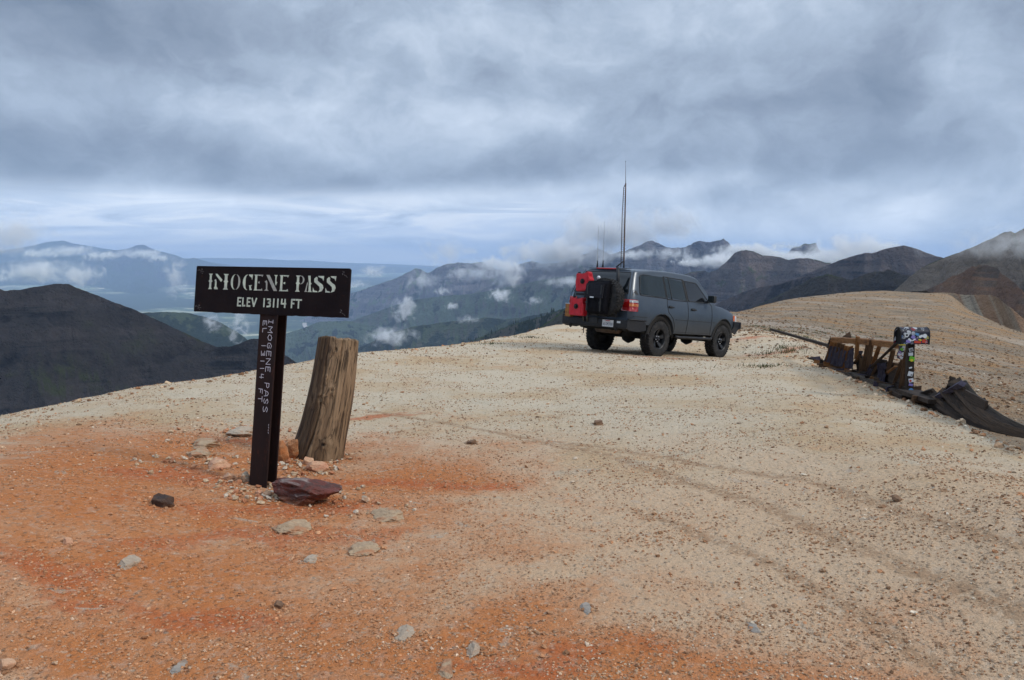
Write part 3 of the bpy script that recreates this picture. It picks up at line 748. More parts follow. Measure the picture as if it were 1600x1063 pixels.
# stroke font: only the characters that stand in the place
GL = {
    'I': [[(.5, 0), (.5, 1)], [(.2, 1), (.8, 1)], [(.2, 0), (.8, 0)]], 'M': [[(0, 0), (0, 1), (.5, .35), (1, 1), (1, 0)]],
    'O': [[(.5, 1), (.1, .75), (.05, .3), (.5, 0), (.9, .25), (.95, .75), (.5, 1)]], 'G': [[(.9, .8), (.5, 1), (.1, .7), (.1, .25), (.5, 0), (.9, .2), (.85, .48), (.5, .48)]],
    'E': [[(.9, 1), (.1, 1), (.1, 0), (.9, 0)], [(.1, .52), (.75, .52)]], 'N': [[(.05, 0), (.05, 1), (.95, 0), (.95, 1)]],
    'P': [[(.1, 0), (.1, 1), (.75, .95), (.9, .75), (.7, .5), (.1, .48)]], 'A': [[(0, 0), (.25, .8), (.5, 1), (.8, .8), (.95, 0)], [(.1, .4), (.9, .4)]],
    'S': [[(.9, .85), (.5, 1), (.1, .8), (.3, .55), (.8, .42), (.85, .15), (.45, 0), (.05, .12)]], 'L': [[(.1, 1), (.1, 0), (.85, .03)]],
    '1': [[(.5, 0), (.5, 1)]], '3': [[(.1, .95), (.8, .95), (.85, .65), (.4, .52), (.85, .4), (.85, .08), (.1, .02)]],
    '4': [[(.15, 1), (.1, .45), (.9, .45)], [(.75, 1), (.75, 0)]], 'F': [[(.1, 0), (.1, 1), (.9, 1)], [(.1, .52), (.75, .52)]],
    'T': [[(.5, 0), (.5, 1)], [(0, 1), (1, 1)]], 'V': [[(0, 1), (.45, 0), (.95, 1)]], '6': [[(.8, 1), (.2, .6), (.1, .2), (.5, 0), (.85, .25), (.5, .5), (.15, .35)]],
    '7': [[(.1, 1), (.9, 1), (.4, 0)]], '0': [[(.5, 1), (.1, .75), (.1, .25), (.5, 0), (.9, .25), (.9, .75), (.5, 1)]], 'K': [[(.1, 0), (.1, 1)], [(.9, 1), (.1, .45), (.9, 0)]], 'Z': [[(.1, 1), (.9, 1), (.1, 0), (.9, 0)]],
}


def write(mb, ch, org, ex, ez, w, jit=0.0, rnd=random.Random(3)):
    for line in GL[ch]:
        q = [Vector(org) + Vector(ex) * (a + rnd.uniform(-jit, jit)) + Vector(ez) * (b + rnd.uniform(-jit, jit)) for a, b in line]
        for a, b in zip(q, q[1:]): mb.strip(a, b, w)


# ------------------------------------------------------------------ the sign on its steel post
S_ = 1.15
SGN = dict(p=Vector((-1.45, 4.799, -.048)) * S_, R=rot3(-.37, .01, -.134), W=1.12 * S_, H=.286 * S_, L=1.339 * S_, o=-.065 * S_, w=.124 * S_)
M_signsteel = worn('dark_brown_painted_steel', (.009, .005, .006), (.014, .008, .008), .7, 5, 0, (1, 1, 1), .0012, .12, c3=(.03, .014, .011))
M_poststeel = worn('brown_painted_steel', (.017, .009, .008), (.026, .013, .011), .65, 4, 0, (1, 1, .3), .001, .15, c3=(.05, .018, .012))
M_cream = worn('cream_paint', (.62, .66, .52), (.45, .47, .40), .6, 22, 0, (1, 1, 1), .0005, .3)
M_faded = worn('faded_paint', (.33, .31, .28), (.45, .45, .38), .6, 22, 0, (1, 1, 1), .0005, .3)
M_chalk = material('chalk_marker', (.60, .56, .60), .9)
M_grease = worn('scratched_primer', (.10, .085, .08), (.22, .20, .19), .6, 40)


def make_sign():
    g = SGN; W, H, L = g['W'], g['H'], g['L']
    base_local = Vector((g['o'] + g['w'] / 2, .05, -L))
    O = g['p'] + g['R'] @ base_local
    Mw = Matrix.Translation(O) @ g['R'].to_4x4()
    root = empty('pass_sign', 'dark brown steel sign reading IMOGENE PASS ELEV 13114 FT on an upright post', 'sign', M=Mw)
    off = -base_local
    # panel with softly uneven lower edge
    rnd = random.Random(5); mb = MB()
    lo = [(-W / 2 + W * k / 40, -H + rnd.uniform(-.0025, .0015)) for k in range(41)]
    pts = [(-W / 2 + .006, 0), (-W / 2, -.006)] + lo + [(W / 2, -.010), (W / 2 - .010, 0)]
    mb.prism([(a, b) for a, b in pts], .014)
    pn = mb.build('sign_panel', M_signsteel, root); pn.location = off
    # I-section post: front flange, web, back flange
    def post_piece(x0, x1, y0, y1, name):
        b = MB(); b.box(((x0 + x1) / 2, (y0 + y1) / 2, (-.02 - (L + .35)) / 2), (x1 - x0, y1 - y0, L + .33), bevel=.002)
        o = b.build(name, M_poststeel, root); o.location = off
    o_, w_ = g['o'], g['w']
    post_piece(o_, o_ + w_, .015, .027, 'front_flange'); post_piece(o_ + w_ * .46, o_ + w_ * .54, .0272, .118, 'web'); post_piece(o_, o_ + w_, .1182, .130, 'back_flange')
    # stencil lettering, first line
    U = lambda zx: (zx - 62) / 1478 * W - W / 2
    zt, zb = -.165 * H, -.50 * H
    hh = zt - zb
    def poly(pts, x0, x1, mat, y=-.0015):
        b = MB(); b.prism([(x0 + (x1 - x0) * a, zb + hh * c) for a, c in pts], .0025)
        o = b.build('letter', mat, root); o.location = off + Vector((0, y, 0))
    def stem(a, b, f=.10, s=.10, left=True, right=True):
        fl, sl = (f, s) if left else (0, 0); fr, sr = (f, s) if right else (0, 0)
        return [(a - fl, 1), (b + fr, 1), (b, .90), (b, .60), (b + sr, .52), (b, .44), (b, .10), (b + fr, 0), (a - fl, 0), (a, .10), (a, .44), (a - sl, .52), (a, .60), (a, .90)]
    def arc(cx, cz, rx, rz, a0, a1, t0, t1, n=9):
        out = []; inn = []
        for k in range(n):
            q = k / (n - 1); a = math.radians(a0 + (a1 - a0) * q); t = t0 + (t1 - t0) * math.sin(q * math.pi)
            out.append((cx + rx * math.cos(a), cz + rz * math.sin(a))); inn.append((cx + (rx - t) * math.cos(a), cz + (rz - t * .4) * math.sin(a)))
        return out + inn[::-1]
    C_, D_ = M_cream, M_faded
    poly(stem(.32, .70, .20, .20), U(190), U(240), C_)
    poly([(.05, 0), (.0, .08), (.06, .2), (.05, .52), (0, .58), (.10, .66), (.16, .5), (.16, .2), (.26, .06), (.26, 0)], U(255), U(400), C_)
    poly([(.06, 1), (.18, 1), (.56, .62), (.47, .48), (.10, .90)], U(255), U(400), C_)
    poly(stem(.72, .90, .09, .07), U(255), U(400), C_)
    poly(arc(.5, .5, .46, .5, 100, 262, .04, .20) , U(418), U(520), C_); poly(arc(.5, .5, .46, .5, 80, -80, .04, .18), U(418), U(520), D_)
    poly(arc(.5, .5, .48, .5, 95, 268, .04, .26), U(540), U(640), C_); poly([(.58, 1), (.98, 1), (.92, .66), (.86, .80), (.6, .93)], U(540), U(640), C_); poly([(.62, .30), (.95, .34), (.82, .22), (.94, .02), (.72, .0), (.70, .22)], U(540), U(640), C_)
    for (a, b, m2) in ((650, 740, D_), (895, 985, C_)):
        poly(stem(.12, .34, .10, .0), U(a), U(b), C_)
        poly([(.45, 1), (.98, 1), (.88, .86), (.80, .93), (.45, .93)], U(a), U(b), m2); poly([(.45, .54), (.62, .58), (.62, .44), (.45, .48)], U(a), U(b), m2); poly([(.42, .07), (.82, .07), (.90, .14), (.98, 0), (.42, 0)], U(a), U(b), m2)
    poly([(.0, 0), (.14, .1), (.10, .5), (.0, .56), (.14, .66), (.22, .5), (.22, .1), (.34, 0)], U(755), U(882), D_); poly([(.10, 1), (.34, 1), (.98, .0), (.72, .0)], U(755), U(882), D_); poly([(.70, 1), (.96, 1), (.88, .9), (.88, .6), (.95, .54), (.86, .34), (.80, .46), (.80, .9)], U(755), U(882), C_)
    poly(stem(.14, .38, .13, .10), U(1048), U(1135), C_); poly(arc(.50, .73, .44, .27, 88, -88, .06, .16), U(1048), U(1135), D_)
    poly([(.0, 0), (.12, .1), (.36, .62), (.42, .50), (.28, .08), (.42, 0)], U(1135), U(1200), D_); poly([(.42, 1), (.74, 1), (.82, .6), (.98, .52), (.84, .44), (.92, .1), (1.06, 0), (.46, 0), (.60, .1), (.56, .6)], U(1135), U(1200), C_)
    for a, b in ((1210, 1310), (1325, 1420)):
        poly([(.30, .95), (.10, .82), (.12, .62), (.30, .52), (.62, .34), (.66, .16), (.52, .0), (.86, .08), (.98, .28), (.90, .46), (.60, .60), (.40, .72), (.40, .88)], U(a), U(b), C_)
        poly([(.45, 1), (.98, 1), (.94, .70), (.84, .84), (.5, .93)], U(a), U(b), C_); poly([(.02, .28), (.02, .0), (.46, .0), (.42, .07), (.16, .10)], U(a), U(b), C_)
    # second line
    z0, hz = -.835 * H, .165 * H
    for ch, a, c, k in (('E', 503, 540, 1), ('L', 553, 582, 1), ('E', 597, 630, 1), ('V', 645, 690, 1), ('1', 752, 774, 1), ('3', 790, 828, 1), ('1', 846, 866, 1), ('1', 884, 906, 1), ('4', 925, 975, 1), ('F', 1022, 1055, 1), ('T', 1065, 1115, 1)):
        b = MB(); write(b, ch, (U(a), -.0022, z0), (U(c) - U(a), 0, 0), (0, 0, hz), .0115); o = b.build('letter', M_cream, root); o.location = off
    # hand-lettering down the post
    b = MB(); rnd = random.Random(11)
    def column_of(text, x, z, adv, size, wid):
        for ch in text:
            if ch != ' ':
                b = MB(); write(b, ch, (x, .0135, z), (0, 0, -size), (wid, 0, 0), .0042, .05, rnd)
                o = b.build('handwritten_letter', M_chalk, root); o.location = off
            z -= adv
    column_of('IMOGENE PASS', o_ + w_ * .55, -H - .028, .0550, .040, .036)
    column_of('EL 13114 FT', o_ + w_ * .22, -H - .040, .0525, .037, .032)
    # worn weld marks in the four corners, scratch on the post
    for (cx, cz) in ((-W / 2 + .04, -.035), (W / 2 - .045, -.04), (-W / 2 + .035, -H + .035), (W / 2 - .045, -H + .035)):
        b = MB(); r2 = random.Random(int(cx * 100) + 3)
        for k in range(9):
            p = Vector((cx + r2.uniform(-.018, .018), -.0016, cz + r2.uniform(-.02, .02))); q = p + Vector((r2.uniform(-.012, .012), 0, r2.uniform(-.014, .014)))
            b.strip(p, q, .0022)
        o = b.build('corner_scratches', M_grease, root); o.location = off
    b = MB()
    for k in range(4): b.strip((o_ + w_ * .93, .0136, -1.08 - k * .018), (o_ + w_ * (.93 + .02 * (k % 2)), .0136, -1.09 - k * .018), .003)
    o = b.build('paint_chip', M_chalk, root); o.location = off
    return root


sign = make_sign()


# ------------------------------------------------------------------ weathered stump post
def wood_material(name, c1, c2, dark, sc=1.0, knots=(), attr=False):
    m = material(name, c1, .85, 0, .25); T = NT(m.node_tree); b = bsdf(m)
    v = T.new('ShaderNodeAttribute', attribute_name='grain').outputs['Vector'] if attr else T.new('ShaderNodeTexCoord').outputs['Object']
    if attr: v = T.vm('ADD', v, T.comb(T.m('MULTIPLY', T.new('ShaderNodeObjectInfo').outputs['Random'], 9.0), 0.0, 0.0))
    w = T.vm('ADD', v, T.vm('SCALE', T.noise(v, 3.5 * sc, 3, .5, out='Color'), scale=.05 / sc))
    kd = None
    for (kx, ky, kz, kr) in knots:
        d = T.vm('LENGTH', T.vm('MULTIPLY', T.vm('SUBTRACT', v, (kx, ky, kz)), (1, 1, .75)))
        q = T.ss(d, kr * 1.0, kr * .35); kd = q if kd is None else T.m('MAXIMUM', kd, q)
        w = T.vm('ADD', w, T.vm('SCALE', T.vm('SUBTRACT', v, (kx, ky, kz)), scale=T.m('MULTIPLY', T.ss(d, kr * 3.2, 0), 1.3)))
    g = T.noise(T.vm('MULTIPLY', w, (60 * sc, 60 * sc, 1.5 * sc)), 1.0, 6, .65, .2)
    g2 = T.noise(T.vm('MULTIPLY', w, (10 * sc, 10 * sc, .7 * sc)), 1.0, 5, .6)
    blo = T.noise(v, 3.0 * sc, 5, .6)
    c = T.mix(T.ss(g2, .35, .65), c1, c2)
    c = T.mix(T.ss(g, .53, .36, 0, .85), c, dark)
    c = T.mix(T.ss(blo, .56, .72, 0, .6), c, dark)
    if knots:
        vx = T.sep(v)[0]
        c = T.mix(T.ss(T.m('ADD', vx, T.m('MULTIPLY', T.m('SUBTRACT', g2, .5), .25)), .06, -.10, 0, .6), c, tuple(x * 1.6 for x in dark))  # shade of the stump's left side put into the wood colour
    if kd is not None: c = T.mix(kd, c, tuple(x * .5 for x in dark))
    T.put(b.inputs['Base Color'], c)
    T.put(b.inputs['Normal'], T.bump(T.m('ADD', g, T.m('MULTIPLY', g2, .6)), .9, .012 / sc))
    return m


def make_stump():
    base = Vector(P(495, 706, 6.55)); g = float(height(base.x, base.y)); base.z = g
    top = Vector(P(528.5, 531, 6.72))
    ax = top - base; L = ax.length
    z = ax.normalized(); x = (Vector((1, 0, 0)) - z * z.x).normalized(); y = z.cross(x)
    Mw = Matrix.Translation(base) @ Matrix((x, y, z)).transposed().to_4x4()
    nt, nz = 160, 110
    th = np.linspace(0, 2 * np.pi, nt, endpoint=False); zz = np.linspace(-.12, 1, nz)
    Th, Z = np.meshgrid(th, zz, indexing='ij')
    cx, sx = np.cos(Th), np.sin(Th)
    R = .197 - .037 * np.clip(Z, 0, 1) + .012 * np.cos(2 * Th + .6) + .012 * np.exp(-((Z - .0) / .14) ** 2)
    groove = fbm(cx * 3.1 + 7, sx * 3.1 + Z * .35, 5, .6)
    fine = fbm(cx * 11 + 3, sx * 11 + Z * .8, 3, .6, ridged=True)
    R = R + .016 * groove - .007 * np.clip(fine, 0, 1)
    crack = np.exp(-(((Th - 4.45 - .10 * np.sin(Z * 5)) / .035) ** 2)) * np.clip(1.3 - 1.1 * Z, 0, 1) + np.exp(-(((Th - 5.15 - .05 * np.sin(Z * 7)) / .03) ** 2)) * np.clip(Z * 1.3, 0, 1) + np.exp(-(((Th - 3.95) / .03) ** 2)) * np.clip(Z - .2, 0, 1)
    R = R - .03 * crack
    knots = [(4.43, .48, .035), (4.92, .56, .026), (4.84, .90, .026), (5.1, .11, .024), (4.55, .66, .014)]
    for (kt, kz, kr) in knots:
        d = np.hypot((Th - kt) * .19, (Z - kz) * L); R = R + .014 * np.exp(-(d / (kr * 1.3)) ** 2) - .024 * np.exp(-(d / (kr * .5)) ** 2)
    # splintered foot and uneven top
    topz = L * (Z) + np.where(Z > .9, (Z - .9) * 10, 0) * (.022 * fbm(cx * 2 + 1, sx * 2, 4) + .012 * np.cos(Th - .5))
    lean = .025 * np.sin(Z * 3.0)
    V = np.stack([R * cx + lean, R * sx, topz], -1)
    rows = [V]
    for q, dz in ((.93, .006), (.80, .012), (.5, .006), (.15, .0)):
        e = V[:, -1:, :].copy(); c0 = np.array([lean[0, -1], 0, 0])
        e[..., :2] = (e[..., :2] - c0[:2]) * q + c0[:2]; e[..., 2] += dz + .008 * fbm(e[..., 0] * 40, e[..., 1] * 40, 3); rows.append(e)
    V = np.concatenate(rows, 1); n2 = V.shape[1]
    V = V.reshape(-1, 3); F_ = []
    for i in range(nt):
        j = (i + 1) % nt
        for k in range(n2 - 1): F_.append((i * n2 + k, j * n2 + k, j * n2 + k + 1, i * n2 + k + 1))
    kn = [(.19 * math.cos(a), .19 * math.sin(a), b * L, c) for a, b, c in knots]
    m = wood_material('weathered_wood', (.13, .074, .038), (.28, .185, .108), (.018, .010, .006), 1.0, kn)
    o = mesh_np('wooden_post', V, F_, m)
    o.data.validate(); o.matrix_world = Mw
    tag(o, 'thick weathered wooden stump post leaning behind the steel sign', 'wooden post')


make_stump()


# ------------------------------------------------------------------ rocks
def rock_material(name, c1, c2, c3, sc=9.0, rough=.85):
    m = material(name, c1, rough, 0, .3); T = NT(m.node_tree); b = bsdf(m)
    v = T.new('ShaderNodeTexCoord').outputs['Object']; v = T.vm('ADD', v, T.vm('SCALE', T.new('ShaderNodeObjectInfo').outputs['Location'], scale=3.0))
    n = T.noise(v, sc, 6, .6, .6); n2 = T.noise(v, sc * 5, 5, .68); n3 = T.noise(T.vm('MULTIPLY', v, (.5, 1, 2.6)), sc * .8, 5, .6, 1.0)
    c = T.mix(T.ss(n, .40, .58), c1, c2); c = T.mix(T.ss(n3, .52, .62), c, c3)
    c = T.mix(T.ss(n2, .35, .65, 0, .35), c, tuple(x * .45 for x in c1))
    z = T.sep(T.new('ShaderNodeTexCoord').outputs['Generated'])[2]
    c = T.mix(T.ss(T.m('ADD', z, T.m('MULTIPLY', n, .4)), .72, .42, 0, .75), c, T.mix(.5, c, (.40, .19, .09)))
    T.put(b.inputs['Base Color'], c)
    T.put(b.inputs['Normal'], T.bump(T.m('ADD', n, T.m('MULTIPLY', n2, .5)), .9, .02))
    return m


MR = {
    'dark': rock_material('wine_red_rock', (.13, .032, .022), (.065, .030, .024), (.22, .17, .15), 8, .72),
    'orange': rock_material('orange_rock', (.42, .15, .05), (.36, .17, .08), (.50, .28, .14)),
    'pale': rock_material('pale_rock', (.36, .25, .155), (.41, .29, .18), (.38, .18, .09)),
    'white': rock_material('whitish_rock', (.43, .34, .25), (.37, .28, .20), (.38, .21, .12)),
    'brown': rock_material('brown_rock', (.17, .095, .055), (.24, .14, .08), (.12, .07, .045)),
    'darkbrown': rock_material('dark_brown_rock', (.06, .034, .024), (.09, .05, .032), (.05, .035, .03)),
    'grey': rock_material('grey_rock', (.27, .235, .20), (.33, .28, .23), (.27, .18, .12)),
    'peach': rock_material('peach_rock', (.52, .27, .16), (.55, .33, .20), (.50, .22, .12)),
}


def rock_mesh(size, seed, sharp=.5, res=4, dmin=.52):
    bm = bmesh.new(); bmesh.ops.create_icosphere(bm, subdivisions=res, radius=1.0)
    r = np.random.default_rng(seed)
    planes = r.normal(size=(16, 3)); planes /= np.linalg.norm(planes, axis=1)[:, None]; dist = r.uniform(dmin, .92, 16)
    co = np.array([v.co[:] for v in bm.verts])
    for n, d in zip(planes, dist):
        q = co @ n; ex = np.clip(q - d, 0, None); co = co - np.outer(ex * (.86 + .2 * sharp), n)
    nz = fbm(co[:, 0] * 1.3 + seed, co[:, 1] * 1.3 + co[:, 2] * 1.7, 4, .55) * .20 + fbm(co[:, 0] * 4 + seed, co[:, 2] * 4 + co[:, 1] * 3, 4, .65) * .10
    co = co * (1 + nz)[:, None]
    co = (co - (co.max(0) + co.min(0)) / 2) / ((co.max(0) - co.min(0)) / 2)
    co *= np.array(size) / 2
    for v, c in zip(bm.verts, co): v.co = c
    me = bpy.data.meshes.new('rock'); bm.to_mesh(me); bm.free()
    me.polygons.foreach_set('use_smooth', np.ones(len(me.polygons), bool)); me.set_sharp_from_angle(angle=math.radians(24))
    return me


def rock(name, label, px0, py0, px1, py1, depth, mat, seed, sink=.25, rot=(0, 0, 0), hfac=1.0, group=None, res=4, cat='rock'):
    """rock that fills that box of the frame, standing on the ground"""
    cxp, byp = (px0 + px1) / 2, py1
    g = ground_at(cxp, byp - (py1 - py0) * .12)
    d = math.hypot(g.x, g.y); sl = g.length
    w = (px1 - px0) / F * sl; h = (py1 - py0) / F * sl * hfac
    bur = sink > .45
    if bur: w *= 1.25 if name == 'buried_rock' else .95; depth *= 1.5; h *= .62 if name == 'buried_rock' else .45
    me = rock_mesh((w, depth, h * (1 + sink)), seed, res=5 if bur else res, dmin=.64 if name in ('flat_rock', 'dark_rock') else .52)
    o = link(name, me, MR[mat]); o.rotation_euler = rot
    away = Vector((g.x, g.y, 0)).normalized()
    o.location = (g.x + away.x * depth * .4, g.y + away.y * depth * .4, float(height(g.x, g.y)) + h * (1 - sink) * (.42 if not bur else .12))
    group = group or {'small_stone': 'small loose stones on the pass', 'buried_rock': 'half-buried pale rocks round the sign', 'upright_rock': 'upright rock slabs behind the sign post', 'grey_stone': 'flat grey stones in the soil', 'pale_stone': 'flat pale stones in the soil'}.get(name)
    tag(o, label, cat, group); ROCKS.append((o.location.x, o.location.y, w, bur)); return o


ROCKS = []
rock('flat_rock', 'large flat wine-red rock with grey streaks lying at the foot of the sign post', 423, 755, 534, 796, .30, 'dark', 11, .10, (.0, .04, -.12), .95, res=5)
rock('upright_rock', 'sharp orange slab standing on edge right beside the sign post', 431, 692, 451, 729, .08, 'orange', 21, .12, (0, -.25, .2))
rock('upright_rock', 'rust-brown slab leaning upright, second from the sign post towards the stump', 444, 688, 468, 722, .07, 'orange', 22, .12, (.1, .42, .1))
rock('leaning_rock', 'pale yellowish rock leaning against the foot of the wooden stump', 460, 689, 490, 719, .13, 'pale', 23, .15, (0, .55, 0))
rock('flat_stone', 'peach-coloured flat stone in front of the upright slabs', 477, 725, 514, 740, .12, 'peach', 24, .2)
rock('small_stone', 'small round peach stone between the flat stone and the leaning pale rock', 471, 717, 490, 728, .07, 'peach', 25, .2)
rock('small_stone', 'reddish stone at the right foot of the wooden stump', 515, 706, 534, 716, .08, 'peach', 26, .2)
rock('small_stone', 'pale stone just left of the bottom of the sign post', 379, 741, 391, 758, .09, 'white', 27, .2)
rock('small_stone', 'orange pebble at the front corner of the sign post', 412, 769, 424, 779, .06, 'peach', 28, .25)
rock('small_stone', 'brown pebble left of the post corner, touching the orange one', 400, 768, 410, 777, .05, 'peach', 29, .25)
rock('dark_rock', 'dark brown half-buried rock alone on the red soil left of the sign', 240, 778, 272, 796, .12, 'darkbrown', 30, .42)
rock('buried_rock', 'broad pale half-buried rock below the wine-red rock', 433, 815, 480, 838, .16, 'pale', 31, .62)
rock('buried_rock', 'pale half-buried rock right of and below the wine-red rock', 583, 797, 627, 818, .15, 'pale', 32, .62)
rock('buried_rock', 'low pale rock in the soil near the centre bottom, below the other two', 552, 853, 590, 871, .14, 'pale', 33, .66)
rock('small_stone', 'round whitish stone right of the wine-red rock', 565, 777, 576, 788, .06, 'white', 34, .25)
rock('buried_rock', 'whitish rock hump left of the sign post at mid height', 356, 664, 396, 686, .20, 'white', 35, .6)
rock('buried_rock', 'pale weathered outcrop left of the post, middle one of its row', 300, 686, 336, 704, .2, 'pale', 36, .62)
rock('buried_rock', 'pinkish pale outcrop close left of the post, below the whitish hump', 326, 717, 356, 738, .2, 'peach', 37, .5)
rock('buried_rock', 'flat pale outcrop left of the post, lowest of its row', 300, 704, 326, 718, .2, 'pale', 38, .6)
rock('small_stone', 'pale stone left of the post between outcrop and post foot', 347, 742, 366, 752, .09, 'peach', 39, .4)
rock('grey_stone', 'flat grey stone in the middle of the lower edge of the photo', 272, 1043, 290, 1054, .08, 'grey', 40, .6)
rock('grey_stone', 'pale grey flat stone low in the picture, left of the tyre marks', 618, 989, 648, 1004, .10, 'white', 41, .6)
rock('pale_stone', 'pale stone at the lower edge, right of the pale grey flat stone', 729, 1005, 750, 1030, .10, 'white', 42, .6)
rock('pale_stone', 'cream stone at the very lower edge below the pale grey flat stone', 684, 1040, 710, 1062, .10, 'pale', 43, .55)
rock('pale_stone', 'small pale stone above dark pebble at lower centre', 475, 866, 496, 883, .08, 'white', 44, .5)
rock('pale_stone', 'whitish chipped stone at lower left on red soil', 186, 868, 214, 893, .12, 'white', 45, .6)
rock('grey_stone', 'bluish grey flat stone far lower right', 1166, 981, 1184, 990, .09, 'grey', 46, .55)
rock('grey_stone', 'grey-blue flat stone at lower centre right', 906, 951, 924, 961, .09, 'grey', 47, .6)
rock('small_stone', 'brown stone lying alone on the pale gravel left of the track', 928, 659, 942, 666, .12, 'brown', 48, .3)
rock('small_stone', 'brown stone on the pale gravel in front of the tyre track', 729, 689, 744, 696, .10, 'brown', 49, .3)
rock('small_stone', 'brownish pebble at lower centre with a darker one beside it', 427, 943, 443, 953, .05, 'brown', 50, .3)
rock('small_stone', 'reddish brown stone at the left, lowest of the loose stones', 1, 1038, 20, 1052, .06, 'peach', 51, .3)
rock('small_stone', 'peach stone on red soil at the left edge region', 100, 844, 114, 854, .05, 'peach', 52, .3)
rock('small_stone', 'dark brown pebble standing right on pale gravel near the right tracks', 1395, 777, 1408, 786, .07, 'brown', 53, .3)


# loose gravel: many stones of a few shapes strewn over the pad and the slope
def strewn(name, pts, scl, cols, seed, variants=7, res=1, seed0=0):
    me = bpy.data.meshes.new(name); me.vertices.add(len(pts)); me.vertices.foreach_set('co', np.asarray(pts, np.float32).ravel())
    a = me.attributes.new('size', 'FLOAT', 'POINT'); a.data.foreach_set('value', np.asarray(scl, np.float32))
    r = np.random.default_rng(seed)
    a = me.attributes.new('turn', 'FLOAT_VECTOR', 'POINT'); a.data.foreach_set('vector', (r.normal(size=(len(pts), 3)) * (.35, .35, 3)).astype(np.float32).ravel())
    a = me.attributes.new('pick', 'INT', 'POINT'); a.data.foreach_set('value', r.integers(0, variants, len(pts)).astype(np.int32))
    a = me.attributes.new('tint', 'FLOAT_VECTOR', 'POINT'); a.data.foreach_set('vector', np.asarray(cols, np.float32).ravel())
    o = link(name, me)
    m = material(name + '_stone', (.4, .3, .2), .9, 0, .2); T = NT(m.node_tree)
    at = T.new('ShaderNodeAttribute', attribute_name='tint', attribute_type='INSTANCER')
    v = T.new('ShaderNodeNewGeometry').outputs['Position']; n = T.noise(v, 60.0, 4, .7)
    T.put(bsdf(m).inputs['Base Color'], T.mix(T.ss(n, .3, .7), T.vm('SCALE', at.outputs['Vector'], scale=.7), T.vm('SCALE', at.outputs['Vector'], scale=1.2)))
    ng = bpy.data.node_groups.new(name + '_nodes', 'GeometryNodeTree')
    ng.interface.new_socket('Geometry', in_out='INPUT', socket_type='NodeSocketGeometry'); ng.interface.new_socket('Geometry', in_out='OUTPUT', socket_type='NodeSocketGeometry')
    N, Lk = ng.nodes, ng.links
    gi = N.new('NodeGroupInput'); go = N.new('NodeGroupOutput')
    g2i = N.new('GeometryNodeGeometryToInstance')
    for k in range(variants):
        ico = N.new('GeometryNodeMeshIcoSphere'); ico.inputs['Radius'].default_value = .5; ico.inputs['Subdivisions'].default_value = res + 1
        nz = N.new('ShaderNodeTexNoise'); nz.noise_dimensions = '4D'; nz.inputs['W'].default_value = k * 3.3 + seed; nz.inputs['Scale'].default_value = 1.5; nz.inputs['Detail'].default_value = 2.5; nz.inputs['Roughness'].default_value = .7
        sub = N.new('ShaderNodeVectorMath'); sub.operation = 'SUBTRACT'; sub.inputs[1].default_value = (.5, .5, .5)
        sc = N.new('ShaderNodeVectorMath'); sc.operation = 'SCALE'; sc.inputs['Scale'].default_value = 1.5
        sp = N.new('GeometryNodeSetPosition'); tr = N.new('GeometryNodeTransform'); tr.inputs['Scale'].default_value = (1.0, .72 + .06 * (k % 4), .46 + .07 * (k % 3))
        sh = N.new('GeometryNodeSetShadeSmooth'); sh.inputs['Shade Smooth'].default_value = False
        Lk.new(nz.outputs['Color'], sub.inputs[0]); Lk.new(sub.outputs[0], sc.inputs[0]); Lk.new(ico.outputs['Mesh'], sp.inputs['Geometry']); Lk.new(sc.outputs[0], sp.inputs['Offset'])
        Lk.new(sp.outputs[0], tr.inputs['Geometry']); Lk.new(tr.outputs[0], sh.inputs['Geometry'])
        sm = N.new('GeometryNodeSetMaterial'); sm.inputs['Material'].default_value = m; Lk.new(sh.outputs[0], sm.inputs['Geometry']); Lk.new(sm.outputs[0], g2i.inputs['Geometry'])
    iop = N.new('GeometryNodeInstanceOnPoints'); iop.inputs['Pick Instance'].default_value = True
    def attr(nm, ty):
        q = N.new('GeometryNodeInputNamedAttribute'); q.data_type = ty; q.inputs['Name'].default_value = nm
        return [s for s in q.outputs if s.enabled and s.name == 'Attribute'][0]
    Lk.new(gi.outputs[0], iop.inputs['Points']); Lk.new(g2i.outputs[0], iop.inputs['Instance'])
    Lk.new(attr('pick', 'INT'), iop.inputs['Instance Index']); Lk.new(attr('size', 'FLOAT'), iop.inputs['Scale'])
    e2r = N.new('FunctionNodeEulerToRotation'); Lk.new(attr('turn', 'FLOAT_VECTOR'), e2r.inputs[0]); Lk.new(e2r.outputs[0], iop.inputs['Rotation'])
    Lk.new(iop.outputs[0], go.inputs[0])
    md = o.modifiers.new('strew', 'NODES'); md.node_group = ng
    o.data.materials.append(m)
    tag(o, kind='stuff'); return o


def palette(n, r, x, y):
    d = np.hypot(x, y)
    base = np.array([(.44, .32, .21), (.34, .21, .12), (.22, .12, .065), (.54, .46, .35), (.40, .20, .10), (.15, .085, .045), (.36, .28, .20)])
    p = np.array([.20, .27, .22, .06, .14, .07, .04])
    c = base[r.choice(len(base), n, p=p)] * r.uniform(.75, 1.2, (n, 1))
    # stones take the colour of the soil they lie on: redder round the sign
    red = np.exp(-(((x + 1.6) / 2.4) ** 2 + ((y - 4.6) / 2.2) ** 2))[:, None]
    c = c * (1 - .75 * red) + .75 * red * np.array([(.44, .20, .09)]) * r.uniform(.7, 1.3, (n, 1))
    return c


